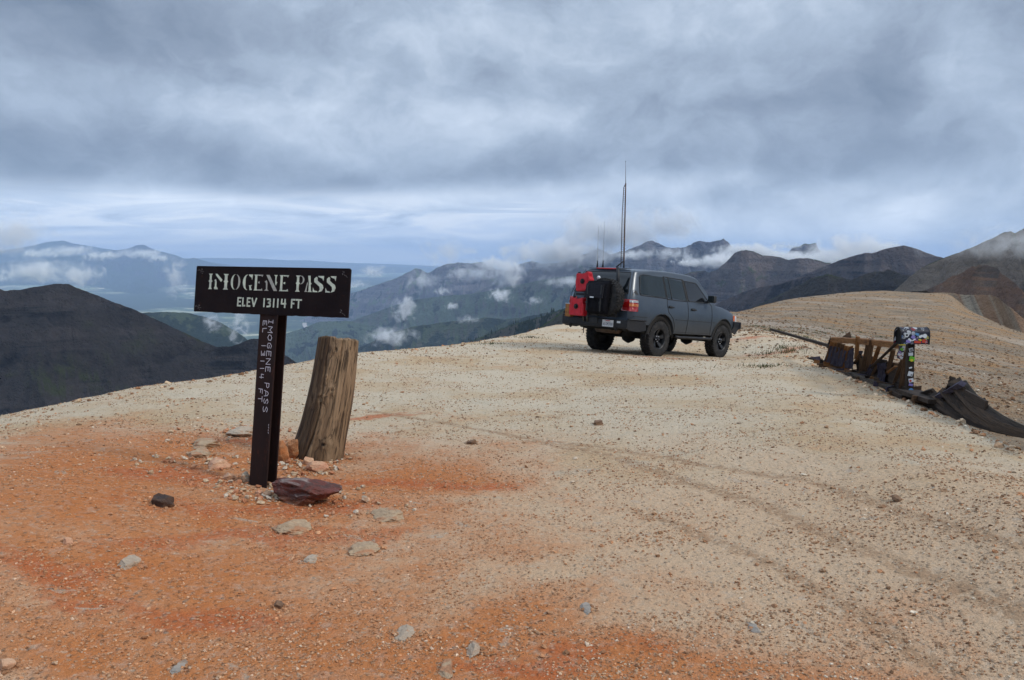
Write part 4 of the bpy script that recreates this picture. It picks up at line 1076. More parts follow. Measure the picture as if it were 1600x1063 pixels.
def scatter(name, n, r0, r1, s0, s1, seed, power=1.0, amin=-.72, amax=.72, cl=.0, sizepow=3.0, mask=None, sink=.12, pal=palette, bright=1.1):
    r = np.random.default_rng(seed); a = r.uniform(amin, amax, n * 3); q = r.uniform(0, 1, n * 3)
    d = r0 * (r1 / r0) ** (q ** power)
    x, y = np.sin(a) * d, np.cos(a) * d
    keep = r.uniform(0, 1, len(x)) < np.clip(.5 + cl * fbm(x / .9 + seed, y / .9, 4) + cl * .8 * fbm(x / .22 + seed, y / .22, 3), .04, 1)
    if mask is not None: keep &= mask(x, y, d, a)
    x, y = x[keep][:n], y[keep][:n]; d = np.hypot(x, y)
    s = s0 * (s1 / s0) ** (r.uniform(0, 1, len(x)) ** sizepow) * (d / r0) ** .35
    z = height(x, y) + s * sink
    return strewn(name, np.stack([x, y, z], 1), s, pal(len(x), r, x, y) * bright, seed)


EDGE = pchip(azs, KR[:, 4], AZ)


def edge_of(a): return np.interp(a, AZ, EDGE)


scatter('gravel', 120000, 2.5, 22, .003, .014, 101, 1.0, cl=1.9, sizepow=2.2)
scatter('gravel', 4200, 3.0, 26, .009, .030, 102, .9, cl=2.2, sizepow=4.0)
scatter('gravel', 14000, 14, 60, .012, .055, 103, .9, amin=-.5, cl=.7, sizepow=3.2)
scatter('scree', 34000, 12, 180, .014, .08, 104, .8, amin=.22, amax=.75, cl=.8, sizepow=3.4, mask=lambda x, y, d, a: d > edge_of(a) + 2, bright=.72)
# rubble along the crest on the left and along the broken rim of the pad on the right
scatter('rim_rubble', 4200, 6, 40, .014, .07, 105, .8, cl=.3, sizepow=2.6, mask=lambda x, y, d, a: np.abs(d - np.interp(a, AZ, kr[:, 7])) < .05 * d, amax=.35)
scatter('rim_rubble', 4200, 6, 24, .014, .075, 106, 1.0, amin=.30, cl=.3, sizepow=2.0, mask=lambda x, y, d, a: np.abs(d - edge_of(a) + .03 * d) < .045 * d, bright=1.4)
# grit gathered against every rock
def grit():
    r = np.random.default_rng(77); X = []; Y = []; S = []
    for (x, y, w, bur) in ROCKS:
        n = int(26 + 300 * min(w, .4)); a = r.uniform(0, 6.28, n); q = w * (.42 + np.abs(r.normal(size=n)) * .28)
        X.append(x + np.cos(a) * q); Y.append(y + np.sin(a) * q * .8); S.append(.004 * 6.0 ** (r.uniform(0, 1, n) ** 2.2) * (1 + w))
    X, Y, S = map(np.concatenate, (X, Y, S)); strewn('grit', np.stack([X, Y, height(X, Y) + S * .15], 1), S, palette(len(X), r, X, Y), 78)
grit()
# crumbs thrown round the foot of sign and stump
def foot(name, px, py, rad, n, s0, s1, seed):
    n = int(n * .62)
    g = ground_at(px, py); r = np.random.default_rng(seed); a = r.uniform(0, 6.28, n); q = np.sqrt(r.uniform(0, 1, n)) * rad
    x = g.x + np.cos(a) * q; y = g.y + np.sin(a) * q * .8; s = s0 * (s1 / s0) ** r.uniform(0, 1, n) ** 2
    c = np.array([(.44, .22, .12), (.46, .33, .21), (.38, .16, .08), (.50, .41, .31)])[r.integers(0, 4, n)]
    strewn(name, np.stack([x, y, height(x, y) + s * .25], 1), s, c, seed)
foot('chippings', 405, 772, .30, 380, .008, .045, 111)
foot('chippings', 470, 730, .35, 320, .008, .045, 112)
foot('chippings', 515, 715, .25, 160, .010, .045, 113)
foot('chippings', 340, 735, .65, 420, .010, .055, 114)
foot('chippings', 560, 785, .45, 200, .008, .040, 115)
foot('chippings', 370, 675, .60, 300, .010, .060, 116)
# ------------------------------------------------------------------ the off-road wagon
# x forward from the rear axle, y to its left, z up from the ground
M_paint = worn('dusty_grey_blue_paint', (.052, .067, .088), (.062, .077, .096), .34, 2.5, .40, (1, 1, 1), .00005, .4)
_T = NT(M_paint.node_tree); _b = bsdf(M_paint); _T.l.remove(_b.inputs['Normal'].links[0]); _T.l.remove(_b.inputs['Roughness'].links[0]); _b.inputs['Roughness'].default_value = .36; _b.inputs['Coat Weight'].default_value = .30; _b.inputs['Coat Roughness'].default_value = .22
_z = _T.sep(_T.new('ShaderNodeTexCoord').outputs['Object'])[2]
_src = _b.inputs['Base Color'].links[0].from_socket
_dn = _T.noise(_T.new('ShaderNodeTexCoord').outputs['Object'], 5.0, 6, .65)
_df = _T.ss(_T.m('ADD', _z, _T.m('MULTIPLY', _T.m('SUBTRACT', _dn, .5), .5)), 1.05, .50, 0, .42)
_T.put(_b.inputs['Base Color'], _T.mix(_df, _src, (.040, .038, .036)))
M_black = worn('textured_black_steel', (.012, .012, .014), (.020, .020, .022), .55, 20, .2, (1, 1, 1), .0008)
M_plastic = worn('black_plastic', (.015, .015, .016), (.025, .025, .026), .6, 12)
M_under = material('underbody', (.012, .011, .010), .95)
M_glass = material('tinted_glass', (.008, .011, .013), .05, 0, .5); bsdf(M_glass).inputs['IOR'].default_value = 1.5
M_glass_lt = material('green_tinted_glass', (.010, .016, .018), .05, 0, .5); bsdf(M_glass_lt).inputs['IOR'].default_value = 1.5
M_glass_dk = material('deep_window_glass', (.008, .009, .011), .08, 0, .6)
M_trim = material('rubber_trim', (.010, .010, .011), .6)
M_rubber = worn('dusty_tyre_rubber', (.018, .018, .019), (.050, .047, .044), .85, 9, 0, (1, 1, 1), .002, .2, th=(.42, .70))
M_rim = worn('matt_dark_rim', (.020, .022, .026), (.035, .036, .038), .45, 9, .5)
M_chrome = material('bright_metal', (.5, .5, .52), .3, 1.0)
M_redlens = material('red_lens', (.48, .012, .012), .12, 0, .7, .5); M_redlens_dk = material('dark_red_lens', (.13, .006, .008), .15, 0, .6)
M_orange = material('amber_lens', (.65, .17, .015), .12, 0, .7, .5); M_white = material('clear_lens', (.55, .56, .58), .15, 0, .7)
M_white_p = worn('white_plate', (.62, .64, .66), (.50, .52, .54), .5, 30)
M_can = worn('red_fuel_can_plastic', (.50, .012, .022), (.40, .010, .020), .45, 8, 0, (1, 1, 1), .001, .4)
M_fabric = worn('black_cordura', (.010, .010, .014), (.018, .018, .024), .9, 30, 0, (1, 1, 1), .003, .2)
M_boxwood = wood_material('varnished_crate_wood', (.30, .13, .04), (.38, .18, .06), (.12, .05, .02), 2.0)

XR = ([.40, .60, .80, 1.0, 1.25, 1.38, 1.50, 1.80, 1.95, 2.04], [-1.02, -1.12, -1.16, -1.18, -1.18, -1.16, -1.12, -.98, -.88, -.74])
XF = ([.40, .60, .80, .95, 1.10, 1.20, 1.26, 1.34, 1.9, 2.04], [3.46, 3.56, 3.62, 3.64, 3.60, 3.50, 3.44, 3.44, 3.44, 3.44])
TOPX = ([-1.3, -.74, -.45, .3, 1.0, 1.45, 1.70, 1.85, 2.05, 2.33, 2.52, 2.60, 2.95, 3.25, 3.45, 3.56, 3.64], [1.95, 1.99, 2.02, 2.045, 2.04, 2.02, 1.985, 1.91, 1.76, 1.53, 1.375, 1.345, 1.315, 1.265, 1.20, 1.12, 1.02])
BELT = 1.345


def halfwidth(x, z):
    """outer half width of the body side at (x, z)"""
    lo = np.interp(z, [.45, .55, .70, .90, 1.05, 1.20, BELT], [.885, .925, .945, .962, .960, .945, .918])
    up = .918 - (z - BELT) * .31 - np.clip(z - 1.90, 0, 1) ** 1.3 * .8
    w = np.where(z > BELT, up, lo)
    fr = np.clip((x - 2.4) / 1.25, 0, 1); rr = np.clip((-.35 - x) / .85, 0, 1)
    w = w - .115 * fr ** 2.4 - .055 * rr ** 2.2
    return w


def car_body(root):
    nt = 120
    t = np.linspace(0, 1, nt); t = t + .0 * t
    t = np.concatenate([np.array([0, .003, .008, .016, .028]), np.linspace(.04, .955, nt), np.array([.97, .982, .992, 1.0])])
    ns = 17
    rows = []
    for tt in t:
        x0 = -1.18 + tt * (3.64 + 1.18)
        zt = float(np.interp(x0, *TOPX)); sill = .56 if .45 < x0 < 2.45 else .56 + .16 * min(1, max(0, (.45 - x0) / .9)) * (x0 < .45) + .06 * (x0 >= 2.45)
        cap = 1 - .10 * (1 - min(1, tt / .028)) ** 2 - .16 * max(0, (tt - .955) / .045) ** 2
        ring = []
        hasroof = zt > BELT + .02
        edge = .085 if zt > 1.5 else .055
        zs_side = np.concatenate([np.linspace(sill, min(BELT, zt - edge), 9), np.linspace(min(BELT, zt - edge), max(zt - edge, min(BELT, zt - edge)), ns - 9 + 1)[1:]])
        pts = []
        for z in zs_side:
            x = np.interp(z, *XR) + tt * (np.interp(z, *XF) - np.interp(z, *XR))
            pts.append((x, float(halfwidth(x0, z)) * cap, z))
        y0 = pts[-1][1]; xx = pts[-1][0]; zb = pts[-1][2]
        for k in range(1, 6):      # rounded shoulder
            a = k / 6 * math.pi / 2
            rr = .09 if hasroof else .13
            z = zb + (zt - .022 - zb) * math.sin(a); y = y0 - rr * (1 - math.cos(a))
            x = np.interp(z, *XR) + tt * (np.interp(z, *XF) - np.interp(z, *XR)); pts.append((x, y, z))
        y1 = pts[-1][1]
        for k in range(1, 7):      # crown
            f = k / 6; z = zt - .022 * (1 - f) ** 2; x = np.interp(z, *XR) + tt * (np.interp(z, *XF) - np.interp(z, *XR)); pts.append((x, y1 * (1 - f), z))
        left = pts; right = [(x, -y, z) for x, y, z in pts[:-1]][::-1]
        ring = left + right
        ring.append((ring[-1][0], 0, sill))
        rows.append(ring)
    bm = bmesh.new(); vs = [[bm.verts.new(p) for p in r] for r in rows]; n = len(rows[0])
    for A, B in zip(vs, vs[1:]):
        for k in range(n):
            k2 = (k + 1) % n; bm.faces.new((A[k], A[k2], B[k2], B[k]))
    bm.faces.new(vs[0][::-1]); bm.faces.new(vs[-1])
    bmesh.ops.triangulate(bm, faces=[f for f in bm.faces if len(f.verts) > 4])
    bmesh.ops.recalc_face_normals(bm, faces=bm.faces)
    me = bpy.data.meshes.new('body'); bm.to_mesh(me); bm.free()
    o = link('body', me, M_paint, root)
    # wheel openings
    for x in (0.0, 2.85):
        cb = MB(); cb.lathe([(0, -1.3), (.535, -1.3), (.535, 1.3), (0, 1.3)], (x, 0, .455), (0, 1, 0), 48); c = cb.build('cut', M_under)
        c.location = (0, 0, 0); md = o.modifiers.new('b', 'BOOLEAN'); md.object = c; md.operation = 'DIFFERENCE'; md.solver = 'EXACT'
        c['tmp'] = 1
    sv = o.parent; o.parent = None
    dg = bpy.context.evaluated_depsgraph_get(); me2 = bpy.data.meshes.new_from_object(o.evaluated_get(dg)); o.modifiers.clear(); o.data = me2; o.parent = sv
    for c in [c for c in COL.objects if c.get('tmp')]: bpy.data.objects.remove(c)
    me2.polygons.foreach_set('use_smooth', np.ones(len(me2.polygons), bool)); me2.set_sharp_from_angle(angle=math.radians(38))
    return o


def side_patch(name, poly, mat, parent, off=.004, side=-1, n=14, thick=.006):
    """panel laid on the body side: polygon in (x, z), subdivided so that it follows the side"""
    zs = [p[1] for p in poly]; z0, z1 = min(zs), max(zs); bm = bmesh.new(); rows = []
    for k in range(n + 1):
        z = z0 + (z1 - z0) * k / n; z = min(max(z, z0 + 1e-4), z1 - 1e-4); cr = []
        for a, b in zip(poly, poly[1:] + poly[:1]):
            if (a[1] - z) * (b[1] - z) < 0: cr.append(a[0] + (b[0] - a[0]) * (z - a[1]) / (b[1] - a[1]))
        if len(cr) < 2: continue
        xa, xb = min(cr), max(cr)
        rows.append([(xa + (xb - xa) * j / 10, z) for j in range(11)])
    vs = [[bm.verts.new((x, side * (float(halfwidth(x, z)) + off), z)) for x, z in r] for r in rows]
    for A, B in zip(vs, vs[1:]):
        for j in range(10): bm.faces.new((A[j], A[j + 1], B[j + 1], B[j]))
    bmesh.ops.recalc_face_normals(bm, faces=bm.faces)
    if (bm.faces[:][0].normal.y * side) < 0: bmesh.ops.reverse_faces(bm, faces=bm.faces)
    me = bpy.data.meshes.new(name); bm.to_mesh(me); bm.free(); me.polygons.foreach_set('use_smooth', np.ones(len(me.polygons), bool))
    return link(name, me, mat, parent)


def side_line(name, pts, mat, parent, w=.006, side=-1, off=.0015, closed=False):
    """narrow groove or trim that follows the body side"""
    q = []
    pp = pts + (pts[:1] if closed else [])
    for a, b in zip(pp, pp[1:]):
        L = math.hypot(b[0] - a[0], b[1] - a[1]); n = max(1, int(L / .06))
        for k in range(n): q.append((a[0] + (b[0] - a[0]) * k / n, a[1] + (b[1] - a[1]) * k / n))
    q.append(pp[-1])
    mb = MB(); P3 = [Vector((x, side * (float(halfwidth(x, z)) + off), z)) for x, z in q]
    mb.tube(P3, w, 6)
    return mb.build(name, mat, parent, smooth=True)


def hatch_pt(y, z, off=.006):
    x = float(np.interp(z, *XR)); return Vector((x - off, y, z))


def make_wheel(root, x, y, side, spare=False, name='wheel'):
    """side -1: face towards the right"""
    w = bpy.data.objects.new(name, None); COL.objects.link(w); w.parent = root; w.empty_display_size = .1
    w.location = (x, y, .42)
    R, W = .42, .28; s = side
    t = MB()
    prof = [(.235, -.10), (.245, -.125), (.30, -.138), (.36, -.138), (.395, -.128), (.412, -.105), (R, -.07), (R, .07), (.412, .105), (.395, .128), (.36, .138), (.30, .138), (.245, .125), (.235, .10)]
    t.lathe([(r, o * s) for r, o in prof], (0, 0, 0), (0, 1, 0), 72, closed=True)
    ty = t.build('tyre', M_rubber, w, angle=35)
    # tread blocks and shoulder lugs
    tb = MB(); nb = 38
    for k in range(nb):
        a = 2 * math.pi * k / nb
        for row, (o, ww, da) in enumerate(((-.088, .045, 0), (-.030, .040, .5), (.030, .040, .0), (.088, .045, .5))):
            aa = a + da * 2 * math.pi / nb
            tb.box((math.cos(aa) * .424, o, math.sin(aa) * .424), (.020, ww, .043), Matrix.Rotation(-aa, 3, 'Y'))
        for o in (-.118, .118):
            aa = a + (.25 if o > 0 else .0) * 2 * math.pi / nb
            tb.box((math.cos(aa) * .408, o, math.sin(aa) * .408), (.036, .020, .036), Matrix.Rotation(-aa, 3, 'Y'))
    tr = tb.build('tread', M_rubber, w); tr['kind'] = 'stuff'
    r = MB()      # rim barrel and lip
    r.lathe([(.232, -.115 * -s), (.238, .112 * s), (.246, .122 * s), (.240, .128 * s), (.226, .118 * s), (.214, .06 * s), (.208, -.02 * s), (.20, -.02 * s), (0, -.02 * s)], (0, 0, 0), (0, 1, 0), 56)
    rim = r.build('rim', M_rim, w, angle=35)
    sp = MB()
    for k in range(5):
        a = 2 * math.pi * k / 5 + .3; Rm = Matrix.Rotation(-a, 3, 'Y')
        pr = [(.05, .040), (.12, .034), (.20, .046), (.222, .052), (.222, -.052), (.20, -.046), (.12, -.034), (.05, -.040)]
        M4 = Rm.to_4x4(); b0 = .055 * s
        A = [sp.bm.verts.new(Rm @ Vector((px, b0 + (.045 * s) * (px > .15) * 1.0, pz))) for px, pz in pr]; B = [sp.bm.verts.new(Rm @ Vector((px, 0.0, pz))) for px, pz in pr]
        sp.bm.faces.new(A); sp.bm.faces.new(B[::-1])
        for i in range(8): sp.bm.faces.new((A[i], B[i], B[(i + 1) % 8], A[(i + 1) % 8]))
    sp.lathe([(.085, -.01 * s), (.085, .066 * s), (.078, .072 * s), (0, .072 * s)], (0, 0, 0), (0, 1, 0), 28)
    sp.lathe([(.045, .07 * s), (.042, .100 * s), (.030, .106 * s), (0, .106 * s)], (0, 0, 0), (0, 1, 0), 20)
    sp.build('spokes', M_rim, rim, angle=35)
    for k in range(5):
        a = 2 * math.pi * k / 5 + .9
        MB().lathe([(.013, .06 * s), (.012, .086 * s), (0, .088 * s)], (.064 * math.cos(a), 0, .064 * math.sin(a)), (0, 1, 0), 8).build('lug_nut', M_chrome, rim, smooth=True)
    return w


def make_car():
    R = rot3(*CAR_YPR)
    root = empty('parked_car', 'dark grey off-road station wagon with rear spare wheel and tall aerials on the gravel ridge', 'car', M=Matrix.Translation(CAR_P) @ R.to_4x4())
    body = car_body(root)
    # floor pan, axles, exhaust: dark underside seen between the wheels
    u = MB(); u.box((1.2, 0, .60), (4.2, 1.50, .10), bevel=.03); u.box((1.0, .42, .50), (3.4, .09, .13)); u.box((1.0, -.42, .50), (3.4, .09, .13)); u.box((1.35, 0, .52), (1.3, .5, .14), bevel=.03)
    u.build('underbody', M_under, root)
    for x in (0, 2.85):
        a = MB(); a.tube([(x, -.8, .42), (x, -.3, .42), (x, .8, .42)], .045, 12); a.lathe([(0, -.16), (.10, -.13), (.155, 0), (.10, .13), (0, .16)], (x, .12 if x > 1 else -.05, .40), (0, 1, 0), 20); a.build('axle', M_under, root, smooth=True)
    MB().tube([(-.2, -.35, .55), (-.75, -.40, .60), (-1.18, -.42, .58)], .035, 12).build('exhaust_pipe', M_under, root, smooth=True)
    MB().lathe([(0, -.34), (.11, -.32), (.12, 0), (.11, .32), (0, .34)], (-.75, 0, .58), (0, 1, 0), 20).build('muffler', worn('rusty_muffler', (.07, .05, .04), (.14, .09, .06), .7), root, smooth=True)
    for x in (0, 2.85):
        for s in (-1, 1):
            make_wheel(root, x, s * .80, s)
            l = MB()     # inner liner: half-tube facing the tyre
            l.lathe([(.545, -.34 * s), (.545, .055 * s), (.40, .056 * s), (.40, -.34 * s)], (x, s * .86, .455), (0, 1, 0), 48, closed=True)
            bmesh.ops.delete(l.bm, geom=[v for v in l.bm.verts if v.co.z < .50], context='VERTS')
            l.build('wheel_liner', M_under, root, smooth=True)
            f = MB(); pts = []     # flared lip
            for k in range(25):
                a = math.radians(-6 + 192 * k / 24); px, pz = x + .548 * math.cos(a), .455 + .548 * math.sin(a)
                pts.append((px, s * (float(halfwidth(px, max(pz, .5))) + .006), pz))
            f.tube(pts, .010, 8); f.build('fender_lip', M_trim, root, smooth=True)
    for s in (-1, 1):
        # glazing
        q = [(-.84, 1.400), (-.80, 1.385), (.175, 1.372), (.165, 1.865), (-.60, 1.865), (-.70, 1.845), (-.745, 1.79), (-.84, 1.45)]
        fx = [(.235, 1.372), (.395, 1.370), (.380, 1.858), (.225, 1.862)]
        rg = [(.425, 1.370), (1.035, 1.362), (.985, 1.845), (.41, 1.856)]
        fg = [(1.135, 1.360), (2.06, 1.365), (2.05, 1.42), (1.66, 1.80), (1.58, 1.83), (1.09, 1.845)]
        side_patch('quarter_window', q, M_glass_lt, root, .006, s); side_patch('rear_door_fixed_window', fx, M_glass_lt, root, .006, s)
        side_patch('rear_door_window', rg, M_glass_lt, root, .006, s); side_patch('front_door_window', fg, M_glass_dk, root, .006, s)
        for nm, pl in (('window_seal', q), ('window_seal', [(.215, 1.355), (1.055, 1.35), (1.0, 1.865), (.205, 1.88)]), ('window_seal', fg)): side_line(nm, pl, M_trim, root, .010, s, .004, True)
        side_line('window_divider', [(.41, 1.36), (.395, 1.87)], M_trim, root, .012, s, .006)
        side_patch('pillar_cover', [(1.045, 1.36), (1.125, 1.36), (1.08, 1.86), (.995, 1.86)], M_trim, root, .003, s)
        # shut lines of the doors, waist crease
        side_line('door_seam', [(.20, 1.88), (.205, 1.345), (.20, 1.20), (.26, 1.05), (.45, .92), (.56, .74), (.575, .575)], M_trim, root, .006, s)
        side_line('door_seam', [(1.04, 1.88), (1.09, 1.345), (1.115, 1.0), (1.095, .575)], M_trim, root, .006, s)
        side_line('door_seam', [(2.085, 1.37), (2.20, 1.30), (2.215, 1.0), (2.21, .575)], M_trim, root, .006, s)
        side_line('door_seam', [(.575, .60), (2.21, .60)], M_trim, root, .005, s)
        side_line('body_moulding', [(.57, .895), (2.20, .885), (2.42, .885)], M_trim, root, .006, s, .001)
        side_line('body_moulding', [(-1.10, .90), (-.58, .898)], M_trim, root, .006, s, .001)
        side_patch('pillar_vent', [(-1.02, 1.40), (-.90, 1.385), (-.955, 1.475), (-1.035, 1.475)], M_plastic, root, .005, s)
        for x, z in ((.35, 1.18), (1.34, 1.165)):
            h = MB(); yy = s * (float(halfwidth(x, z)) + .020); h.box((x, yy, z), (.22, .030, .034), bevel=.010); h.box((x - .02, yy - s * .018, z), (.15, .012, .065), bevel=.005)
            h.build('door_handle', M_trim, root, angle=40)
        # side step on two brackets
        st = MB(); st.tube([(.60, s * .965, .49), (.68, s * .985, .475), (2.16, s * .985, .475), (2.24, s * .965, .49)], .034, 12); st.build('side_step', M_black, root, smooth=True)
        for x in (.85, 1.95): MB().bar((x, s * .62, .56), (x, s * .97, .475), .05, .03).build('step_bracket', M_black, root)
        # mirror
        mm = MB(); mm.box((1.98, s * 1.06, 1.465), (.13, .20, .18), Matrix.Rotation(s * .1, 3, 'Z'), bevel=.04); mi = mm.build('mirror', M_plastic, root, angle=40)
        MB().bar((2.02, s * .90, 1.39), (1.99, s * 1.0, 1.42), .05, .04).build('mirror_arm', M_plastic, mi)
        MB().box((1.912, s * 1.06, 1.468), (.004, .165, .145), bevel=.0).build('mirror_glass', M_glass_lt, mi)
        # tail lamp wrapping round the corner
        for nm, z0, z1, mt in (('tail_light', 1.005, 1.27, M_redlens), ('indicator_lens', 1.115, 1.175, M_orange), ('reversing_lens', 1.205, 1.255, M_white)):
            tl = MB(); o_ = .012 if nm == 'tail_light' else .017; m = 12; g = []
            for i in range(m + 1):
                f = i / m; row = []
                for z in (z0, (z0 + z1) / 2, z1):
                    xr = float(np.interp(z, *XR))
                    if f < .45: p = (xr - o_, s * (.66 + .20 * f / .45), z)
                    else:
                        ff = (f - .45) / .55; a = ff * math.pi / 2; hw = float(halfwidth(-1.0, z)); p = (xr + .19 * (1 - math.cos(a)) ** 1.0 * (1 - .0) - o_ * math.cos(a), s * (.86 + (hw - .86 + o_) * math.sin(a)), z)
                        if ff > .0: p = (xr - o_ + (.24 + o_) * ff ** 2.2, s * min(hw + o_, .86 + (hw - .86 + o_) * min(1, ff * 1.7)), z)
                    row.append(tl.bm.verts.new(p))
                g.append(row)
            i0 = 0 if nm == 'tail_light' else 6
            for A, B in zip(g[i0:], g[i0 + 1:]):
                for k in range(2): tl.bm.faces.new((A[k], B[k], B[k + 1], A[k + 1]))
            bmesh.ops.solidify(tl.bm, geom=tl.bm.faces[:], thickness=.02)
            [tl.bm.verts.remove(v) for v in [v for v in tl.bm.verts if not v.link_faces]]; tlo = tl.build(nm, mt, root if nm == 'tail_light' else first_tl, smooth=True)
            if nm == 'tail_light': first_tl = tlo
        hl = MB(); hl.box((3.56, s * .70, 1.02), (.14, .34, .17), Matrix.Rotation(-s * .25, 3, 'Z'), bevel=.03); hl.build('headlight', M_white, root, angle=40)
        ind = MB(); ind.box((3.48, s * .868, 1.035), (.16, .03, .14), Matrix.Rotation(-s * .30, 3, 'Z'), bevel=.01); ind.build('corner_indicator', M_orange if s > 0 else material('pinkish_amber_lens', (.75, .16, .05), .15, 0, .7), root)
    # windscreen, cowl, hood seam
    ws = MB(); wn_ = 10
    for i in range(wn_):
        xa, xb = 1.78 + .72 * i / wn_, 1.78 + .72 * (i + 1) / wn_
        za, zb = float(np.interp(xa, *TOPX)), float(np.interp(xb, *TOPX)); ya, yb = float(halfwidth(xa, za)) - .14, float(halfwidth(xb, zb)) - .10
        ws.quad((xa, -ya, za + .012), (xb, -yb, zb + .012), (xb, yb, zb + .012), (xa, ya, za + .012))
    bmesh.ops.remove_doubles(ws.bm, verts=ws.bm.verts, dist=1e-4); ws.build('windscreen', M_glass, root, smooth=True)
    MB().box((2.30, -.62, 1.425), (.02, .03, .02)).build('washer_nozzle', M_trim, root)
    nz = MB(); nz.box((2.72, -.72, 1.305), (.05, .05, .03), bevel=.01); nz.build('hood_bump', M_trim, root)
    # rear hatch: glass with frame, spoiler lamp, seam, wiper
    rw = MB(); K = 8; G = []
    for i in range(K + 1):
        z = 1.40 + (1.875 - 1.40) * i / K; yy = .775 - (z - 1.40) * .26; G.append([rw.bm.verts.new(hatch_pt(yy * (j / 6 - 1) if j <= 6 else yy * (j / 6 - 1), z, .008)) for j in range(13)])
    for A, B in zip(G, G[1:]):
        for j in range(12): rw.bm.faces.new((A[j], A[j + 1], B[j + 1], B[j]))
    rw.build('rear_window', M_glass, root, smooth=True)
    fr = MB(); loop = [hatch_pt(-.78, 1.395), hatch_pt(-.73, 1.60), hatch_pt(-.65, 1.885), hatch_pt(.65, 1.885), hatch_pt(.73, 1.60), hatch_pt(.78, 1.395), hatch_pt(-.78, 1.395)]
    fr.tube(loop, .012, 6); fr.build('rear_window_seal', M_trim, root, smooth=True)
    hs = MB(); hs.tube([hatch_pt(-.70, 1.93, -.01), hatch_pt(-.80, 1.62, .0), hatch_pt(-.845, 1.36, .002), hatch_pt(-.845, 1.28, .002)], .007, 6); hs.tube([hatch_pt(.70, 1.93, -.01), hatch_pt(.80, 1.62, .0), hatch_pt(.845, 1.36, .002), hatch_pt(.845, 1.28, .002)], .007, 6)
    hs.build('hatch_seam', M_trim, root, smooth=True)
    sl = MB(); sl.box((-.865, 0, 1.972), (.10, 1.16, .022), Matrix.Rotation(-.15, 3, 'Y'), bevel=.009); sl.build('rear_spoiler', M_paint, root, angle=40)
    bl = MB(); bl.box((-.918, .05, 1.962), (.024, .60, .030), bevel=.006); bl.build('brake_light', M_redlens, root)
    # high hinge/handle glint by the corner
    MB().tube([(-1.075, -.868, 1.36), (-1.06, -.862, 1.43), (-1.03, -.85, 1.50)], .007, 8).build('hatch_strap', M_chrome, root, smooth=True)
    # steel rear bumper with wrap-round wings, swing-out carriers
    bp = MB(); bp.box((-1.22, 0, .70), (.22, 1.84, .20), bevel=.025); bp.build('rear_bumper', M_black, root, angle=40)
    for s in (-1, 1):
        w = MB(); w.prism([(-1.32, .62), (-1.32, .80), (-.62, .80), (-.58, .60), (-.85, .555), (-1.18, .57)], .05, Matrix.Translation((0, s * .945 - (0 if s < 0 else .05), 0))); w.build('bumper_wing', M_black, root)
        MB().tube([(-1.30, s * .950, .822), (-.62, s * .955, .815)], .016, 8).build('bumper_tube', M_black, root, smooth=True)
        sh = MB(); sh.lathe([(.035, -.012), (.055, 0), (.035, .012), (.022, 0)], (-1.34, s * .66, .59), (0, 1, 0), 18, closed=True); sh.build('tow_shackle', M_chrome if False else M_black, root, smooth=True)
    pl = MB(); pl.box((-1.337, -.42, .70), (.008, .31, .155), bevel=.003); p_ = pl.build('licence_plate', M_white_p, root)
    tx = MB(); Mloc = None
    for i, ch in enumerate('6LKM700'): write(tx, ch, (.125 - i * .039, 0, -.045), (-.027, 0, 0), (0, 0, .062), .0085)
    tb = tx.build('plate_lettering', material('plate_ink', (.05, .06, .12), .6), p_); tb.matrix_local = Matrix.Translation((-1.3425, -.42, .70)) @ Matrix.Rotation(math.radians(90), 4, 'Z')
    tt = MB(); tt.box((-1.3425, -.42, .758), (.002, .12, .018)); tt.build('plate_heading', M_redlens, p_)
    MB().box((-1.337, -.72, .745), (.006, .095, .045), bevel=.002).build('bumper_badge', M_white_p, root)
    MB().box((-1.34, .02, .745), (.010, .30, .13), bevel=.01).build('hitch_plate', M_plastic, root)
    for y in (.16, .27): MB().tube([(-1.35, y, .90), (-1.38, y, .80), (-1.35, y, .70)], .016, 8).build('carrier_latch', worn('dull_zinc', (.10, .10, .09), (.18, .17, .14), .5, 30, .8), root, smooth=True)
    for y0, y1 in ((-.62, .20), (.26, .92)):
        c = MB(); c.bar((-1.30, y0, .88), (-1.30, y1, .88), .07, .07, bevel=.008); c.build('swing_out_arm', M_black, root)
    c = MB(); c.box((-1.25, -.37, 1.10), (.06, .22, .50), bevel=.01); c.box((-1.29, .32, 1.30), (.05, .06, .95), bevel=.008); c.box((-1.33, .32, 1.32), (.04, .50, .05), bevel=.006); c.build('carrier_frame', M_black, root)
    # spare wheel on the carrier
    sp = make_wheel(root, -1.42, -.37, -1, name='spare_wheel'); sp.location = (-1.42, -.37, 1.27); sp.rotation_euler = (0, 0, -math.pi / 2)
    for o_ in sp.children_recursive: pass
    # jack in its black tube above the spare
    MB().tube([(-1.24, -.53, 1.40), (-1.22, -.52, 1.72), (-1.20, -.47, 1.96)], .038, 12).build('antenna_bracket', M_black, root, smooth=True)
    MB().tube([(-1.20, -.43, 1.97), (-1.18, -.47, 2.02), (-1.14, -.52, 2.08), (-1.10, -.56, 2.13)], [.022, .018, .014, .010], 8).build('bracket_arm', M_black, root, smooth=True)
    MB().box((-1.27, -.48, 1.62), (.035, .03, .10), bevel=.01).build('bracket_clamp', M_chrome, root)
    MB().lathe([(.0, -.02), (.035, -.02), (.045, .03), (.02, .06), (0, .06)], (-1.30, -.03, 1.70), (0, 0, 1), 12).build('work_light', M_white, root, smooth=True)
    # front bumper
    fb = MB(); fb.box((3.70, 0, .80), (.20, 1.60, .20), bevel=.03); fb.build('front_bumper', M_black, root, angle=40)
